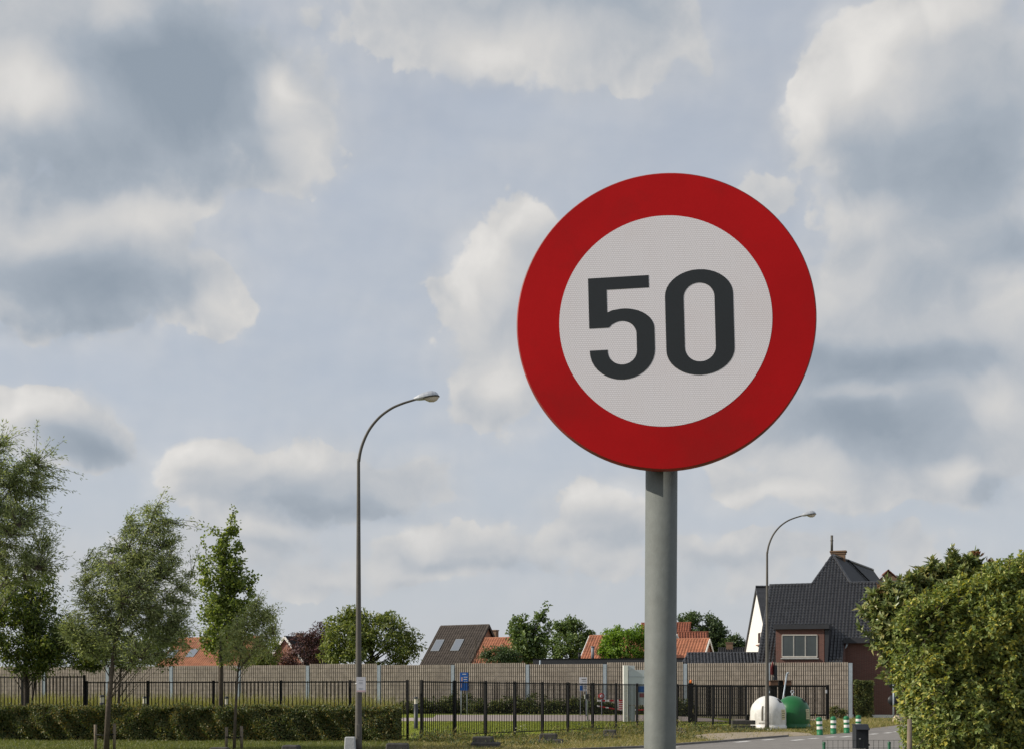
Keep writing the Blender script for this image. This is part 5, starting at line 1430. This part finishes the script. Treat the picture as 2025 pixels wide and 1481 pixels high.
# big shrubs on the right -------------------------------------------
def big_shrub():
    Y = 17.2; s = Y / F
    root = thing('hibiscus_hedge', 'big sunlit leafy shrub filling the bottom right corner', 'shrub', PX(1900, Y))
    # surface shell: outline by rows in the picture, thickness about 1.4 m
    outl = [(1145, 1955), (1171, 1898), (1196, 1838), (1215, 1800), (1242, 1776), (1275, 1756), (1310, 1756), (1340, 1768), (1370, 1778), (1400, 1792), (1430, 1812), (1481, 1820), (1560, 1836)]
    ys = np.array([o[0] for o in outl], float); xl = np.array([o[1] for o in outl], float)
    n = 34000
    z_py = rng.uniform(1128, 1560, n)
    left = np.interp(z_py, ys, xl) + np.interp(z_py, [1150, 1240, 1300, 1400, 1440, 1500], [0, 24, 44, 38, 24, 20])
    # plan is a rounded block: angle parameter runs round its left and front
    rad = 1.0
    u = rng.uniform(0, 1, n)
    X0 = (left - CX) * s; Zz = EYE + (HY - z_py) * s
    Xr = (2150 - CX) * s
    wdt = Xr - X0
    # front surface from left edge to right, curving back at the left
    fx = u ** 1.15
    xx = X0 + wdt * fx
    yy = Y + .9 * (1 - np.sqrt(np.clip(1 - (1 - np.clip((xx - X0) / .9, 0, 1)) ** 2, 0, 1)))
    lump = .09 * np.sin(xx * 4.3 + Zz * 3.1) + .07 * np.sin(Zz * 6.3 - xx * 3.7 + 1) + .07 * np.sin(xx * 13 + 3 * Zz) + .06 * np.sin(Zz * 15 - xx * 9)
    yy = yy + lump + np.abs(rng.normal(.06, .18, n))
    # top cap, rounded and sloping back
    topm = rng.uniform(size=n) < .2
    tx = rng.uniform((1785 - CX) * s, Xr, n); ty = Y + rng.uniform(0.1, 1.5, n)
    toppy = np.interp(tx / s + CX, [1780, 1800, 1840, 1900, 1960, 2025, 2150], [1240, 1218, 1198, 1172, 1148, 1124, 1118])
    tz = EYE + (HY - toppy) * s - .10 * (1 - np.clip((ty - Y) / .4, 0, 1)) ** 2 + .05 * np.sin(tx * 9) - np.abs(rng.normal(0, .06, n))
    cut = EYE + (HY - np.interp(xx / s + CX, [1700, 1780, 1800, 1840, 1900, 1960, 2025, 2150], [1400, 1240, 1218, 1198, 1172, 1148, 1124, 1118])) * s
    P = np.stack([np.where(topm, tx, xx), np.where(topm, ty, yy), np.where(topm, tz, np.minimum(Zz, cut))], 1)
    P[:, 2] = np.maximum(P[:, 2], .03)
    out = np.where(topm[:, None], np.array([0, -.2, 1.0]), np.stack([-np.exp(-(xx - X0) * 2.2), -np.ones(n) * .8, np.full(n, .25)], 1))
    D = rand_dirs(n) * .75 + unit(out) * .55 + np.array([0, 0, -.15])
    v, f = leaf_arrays(P, D, unit(out) + rand_dirs(n) * .65 + np.array([-.2, 0, .5]),   .08 * rng.uniform(.55, 1.35, n), .048 * rng.uniform(.7, 1.25, n))
    np_mesh('foliage', v, f, M['big_hedge'], root)
    mb = MB()
    # upright shoots along the top
    LP, LD = [], []
    so = unit(out)
    pick = rng.choice(n, 2600, replace=False)
    for k in pick:
        b0 = P[k]; L = rng.uniform(.10, .30); d_ = unit((so[k] * .75 + np.array([0, -.05, .55]) + rng.normal(size=3) * .4)[None])[0]
        m_ = int(7 + L * 42); tt = rng.uniform(0, 1, m_) ** .8
        LP.append(b0 + tt[:, None] * d_ * L + np.stack([np.zeros(m_), np.zeros(m_), -.10 * L * tt ** 2], 1)); LD.append(rand_dirs(m_) * .85 + d_ * .45 + np.array([0, 0, -.2]))
    for k in range(70):
        px = rng.uniform(1790, 2040); py = np.interp(px, [1780, 1800, 1840, 1900, 1960, 2025, 2150], [1240, 1218, 1198, 1172, 1148, 1124, 1118])
        Yk = Y + rng.uniform(.0, .9); a_ = W(px, py + 12, Yk); L = rng.uniform(.12, .36)
        b2 = a_ + Vector((rng.normal() * .03, rng.normal() * .03, L))
        mb.tube([a_, b2], [.004, .0025], 4)
        m_ = int(10 + L * 40); tt = rng.uniform(0, 1, m_)
        LP.append(np.array(a_) + tt[:, None] * np.array(b2 - a_)); LD.append(rand_dirs(m_) * np.array([1, 1, .5]) + np.array([0, 0, .35]))
    for k in range(60):
        px = rng.uniform(1790, 2025); py = rng.uniform(1180, 1470); a_ = W(px, py, Y - .05)
        b2 = a_ + Vector((rng.normal() * .12, -.12, rng.uniform(.0, .2)))
        mb.tube([a_ + Vector((0, .3, -.1)), a_, b2], [.006, .004, .0025], 4)
        m_ = 12; tt = rng.uniform(0, 1, m_)
        LP.append(np.array(a_) + tt[:, None] * np.array(b2 - a_)); LD.append(rand_dirs(m_) + np.array([0, -.3, .1]))
    P2 = np.concatenate(LP); D2 = np.concatenate(LD); k = len(P2)
    v, f = leaf_arrays(P2, D2, rand_dirs(k) * .6 + np.array([0, 0, 1.]), .072 * rng.uniform(.5, 1.35, k), .044 * rng.uniform(.7, 1.2, k))
    np_mesh('shoots', v, f, M['big_hedge'], root)
    mb.build('stems', M['bark'], root, recalc=False)
    # solid dark core, its colour standing in for the shade inside the shrub
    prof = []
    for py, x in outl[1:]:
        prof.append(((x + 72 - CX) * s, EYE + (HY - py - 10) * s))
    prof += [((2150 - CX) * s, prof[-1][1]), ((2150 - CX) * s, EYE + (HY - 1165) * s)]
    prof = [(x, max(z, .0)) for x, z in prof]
    mb = MB(); mb.prism([Vector((x, Y + .42, z)) for x, z in prof], Vector((.15, 1.0, -.05))); mb.build('shade_core', M['core_shade'], root)
big_shrub()

def photinia():
    Y = 18.1; s = Y / F
    root = thing('photinia_shrub', 'glossy large leaved shrub with reddish tips behind the big shrub', 'shrub', PX(1850, Y))
    envs = [(1796, 1215, 66, 72, 2.2), (1756, 1215, 40, 55, 1.2), (1850, 1170, 60, 55, 1.6), (1900, 1145, 55, 45, 1.4), (1930, 1150, 40, 35, .8), (1830, 1270, 70, 80, 1.5), (1785, 1285, 32, 46, .6)]
    C = sample_env(envs, Y, 800, .4)
    spikes = [(1930, 1092), (1916, 1100), (1945, 1118), (1880, 1108), (1840, 1118), (1815, 1128), (1828, 1125), (1796, 1140), (1780, 1140), (1765, 1152), (1735, 1160), (1712, 1178), (1703, 1200), (1700, 1235), (1715, 1250), (1722, 1270), (1752, 1290), (1742, 1306), (1860, 1112), (1893, 1100), (1722, 1165), (1957, 1112), (1962, 1125), (1745, 1330), (1885, 1115)]
    cen = np.array(W(1840, 1260, Y + .3))
    o_ = C[rng.choice(len(C), 150, replace=False)]; d_ = unit(unit(o_ - cen) + np.array([0, -.1, .5]))
    C = np.concatenate([C] + [o_ + d_ * t for t in (.05, .10, .15)])
    ex = np.array([list(W(px, py + 5, Y)) for px, py in spikes]); C = np.concatenate([ex, C])
    per = 15; n = len(C) * per
    cs = np.repeat(C, per, 0); out = unit(cs - cen + np.array([0, -.25, 0]))
    ax = unit(out + np.array([0, 0, .55]))
    P = cs - ax * rng.uniform(0, .09, n)[:, None] + rng.normal(size=(n, 3)) * .012
    D = ax * .55 + rand_dirs(n) * .85
    v, f = leaf_arrays(P, D, ax + rand_dirs(n) * .4, .125 * rng.uniform(.6, 1.2, n), .05 * rng.uniform(.8, 1.2, n))
    np_mesh('foliage', v, f, M['photinia'], root)
    tips = np.array([list(W(px, py, Y - .05)) for px, py in ((1925, 1094), (1957, 1110), (1936, 1098), (1735, 1162), (1742, 1172), (1818, 1155), (1775, 1200), (1805, 1175))])
    m_ = 9; k = len(tips) * m_; P = np.repeat(tips, m_, 0) + rng.normal(size=(k, 3)) * .012
    v, f = leaf_arrays(P, rand_dirs(k) * .7 + np.array([0, 0, .8]), rand_dirs(k), .08 * rng.uniform(.6, 1.1, k), .024 * rng.uniform(.8, 1.2, k))
    np_mesh('red_tips', v, f, M['photinia_red'], root)
    mb = MB(); b0 = PX(1850, Y) + Vector((0, .3, 0))
    for i in range(0, len(C), 7):
        t = Vector(C[i]); st_ = b0 + Vector((random.uniform(-.25, .25), random.uniform(-.15, .2), 1.0))
        mb.tube(bez(st_, st_.lerp(t, .5) + Vector((0, 0, .12)), t, 5), [.018, .015, .012, .008, .004], 4)
    for k in range(4): mb.tube([b0 + Vector((.12 * k - .2, 0, 0)), b0 + Vector((.12 * k - .18, .05, 1.1))], [.035, .022], 6)
    mb.build('stems', M['bark'], root, recalc=False)
photinia()

# ------------------------------------------------------------------ grass as ground cover
def pip(q, poly):
    m_ = np.zeros(len(q), bool)
    for i in range(len(poly)):
        x1, y1 = poly[i]; x2, y2 = poly[i - 1]
        m_ ^= ((y1 > q[:, 1]) != (y2 > q[:, 1])) & (q[:, 0] < (x2 - x1) * (q[:, 1] - y1) / (y2 - y1 + 1e-12) + x1)
    return m_
def blades(name, regions, h, w, mat, lean=.5, clear=None):
    Ps = []
    for (poly, n) in regions:
        poly = np.array(poly, float); lo, hi = poly.min(0), poly.max(0); got = []
        while len(got) < n:
            q = rng.uniform(lo, hi, (n * 2, 2))
            m_ = np.zeros(len(q), bool); k = len(poly)
            for i in range(k):
                x1, y1 = poly[i]; x2, y2 = poly[i - 1]
                c_ = ((y1 > q[:, 1]) != (y2 > q[:, 1])) & (q[:, 0] < (x2 - x1) * (q[:, 1] - y1) / (y2 - y1 + 1e-12) + x1); m_ ^= c_
            if clear is not None: m_ &= ~(pip(q, clear) & (rng.uniform(size=len(q)) < .96))
            got += list(q[m_])
        Ps.append(np.array(got[:n]))
    P = np.concatenate(Ps); n = len(P)
    z = HG(P[:, 0], P[:, 1]); P = np.stack([P[:, 0], P[:, 1], z], 1)
    pn = .5 + .5 * np.sin(P[:, 0] * 2.1 + np.sin(P[:, 1] * 1.3) * 2) * np.sin(P[:, 1] * 1.7 + P[:, 0] * .6)
    a = rng.uniform(0, 2 * np.pi, n); sd = np.stack([np.cos(a), np.sin(a), np.zeros(n)], 1)
    hh = h * rng.uniform(.4, 1.3, n) * (.55 + .7 * pn); ww = w * rng.uniform(.6, 1.3, n)
    tip = P + rng.normal(size=(n, 3)) * np.array([1, 1, 0]) * (hh * lean)[:, None] + np.stack([np.zeros(n), np.zeros(n), hh], 1)
    v = np.stack([P - sd * ww[:, None] / 2, P + sd * ww[:, None] / 2, tip], 1).reshape(-1, 3)
    f = np.arange(n * 3).reshape(-1, 3)
    stuff(np_mesh(name, v, f, mat))
xy = lambda L: [(p.x, p.y) for p in L]
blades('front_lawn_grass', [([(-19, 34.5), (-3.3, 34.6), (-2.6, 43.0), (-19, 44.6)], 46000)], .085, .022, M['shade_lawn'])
fenceline = [PX(775, 43.6)] + [PX(833, 44.9)] + rp[1:]
rr_ = [Vector((-3.4, 34.6, 0))] + [p for p in offset_line(FE, -.2)[2:9]]
vpoly = xy(rr_) + xy([G(1690, 1445), G(1715, 1439), G(1640, 1425), G(1500, 1428)]) + xy(fenceline[::-1])
blades('verge_grass', [(vpoly, 56000)], .10, .022, M['verge'], .8, clear=[(p.x, p.y) for p in sandp])
lawn = xy(fenceline) + [(15.5, 75), (9, 76), (-24, 76), (-24, 50), (-6, 46)]
blades('lawn_grass', [(lawn, 90000)], .05, .03, M['lawn'])
blades('upper_lawn_grass', [([(-30, 80.2), (-6, 80.2), (-7, 85), (-30, 88)], 14000)], .05, .04, M['lawn'])
blades('tall_dry_grass', [([(-40, 84), (-8.5, 82.5), (-7.5, 87), (-40, 97)], 34000)], 1.15, .05, M['hay'], .35)
blades('roadside_grass', [(xy([G(1610, 1447), G(1690, 1444.5), G(1725, 1438), G(1800, 1430), G(1800, 1423), G(1700, 1422.5), G(1600, 1428)]), 16000)], .2, .03, M['verge'], .7)
# weeds: low clumps in the verge
def weeds(name, spots, mat, leaf):
    P, D = [], []
    for px, py, r_, h_, k in spots:
        c = G(px, py); q = rng.normal(size=(k, 3)) * np.array([r_, r_ * .8, 0]) + np.array([c.x, c.y, 0]); q[:, 2] = np.abs(rng.normal(0, h_, k)); P.append(q); D.append(rand_dirs(k) + np.array([0, 0, .8]))
    P = np.concatenate(P); D = np.concatenate(D); k = len(P)
    v, f = leaf_arrays(P, D, rand_dirs(k) + np.array([0, 0, 1.]), leaf[0] * rng.uniform(.6, 1.4, k), leaf[1] * rng.uniform(.7, 1.2, k)); stuff(np_mesh(name, v, f, mat))
weeds('weeds', [(850, 1467, .5, .16, 500), (872, 1466, .4, .14, 350), (905, 1464, .5, .14, 450), (1000, 1462, .5, .12, 420), (1135, 1456, .5, .12, 420), (1172, 1452, .5, .16, 420), (1235, 1453, .5, .2, 520), (1255, 1452, .5, .18, 420),
                (1300, 1452, .6, .2, 400), (1370, 1448, .5, .14, 420), (1395, 1443, .6, .12, 450), (1420, 1442, .6, .1, 380), (1455, 1447, .4, .1, 260), (1500, 1446, .4, .08, 200), (1345, 1462, .5, .14, 300), (1160, 1464, .5, .1, 380), (950, 1475, .5, .1, 300), (1050, 1473, .5, .1, 300), (1620, 1447, .5, .1, 260), (1600, 1432, .5, .18, 300), (1770, 1428, .5, .14, 300)], M['hedge'], (.13, .035))
weeds('dry_stalks', [(1240, 1456, .6, .28, 260), (1290, 1450, .6, .3, 220), (1345, 1455, .5, .3, 220), (1200, 1462, .8, .14, 240), (1100, 1466, .8, .14, 240), (1690, 1440, .7, .2, 240), (890, 1466, .6, .2, 200)], M['verge'], (.22, .014))
# umbel flowers by the fence
for i, (px, lb) in enumerate(((1036, 'cream flowered weed stalk before the fence near the centre'),)):
    g = G(px, 1457); fw = thing('flowering_weed', lb, 'plant', g)
    mb = MB(); mb2 = MB()
    for (qx, qy) in ((1021, 1440), (1031, 1436), (1038, 1434), (1019, 1447), (1039, 1441), (1027, 1443)):
        t = W(qx, qy, g.y); mb.tube([g, g.lerp(t, .6) + Vector((0, 0, .05)), t], [.012, .008, .006], 4)
        mb2.lathe([(.002, .03), (.045, .028), (.05, .015), (.002, .0)], t, 8)
    mb.build('stalk', M['green_wire'], fw); mb2.build('blossom', M['blossom'], fw)
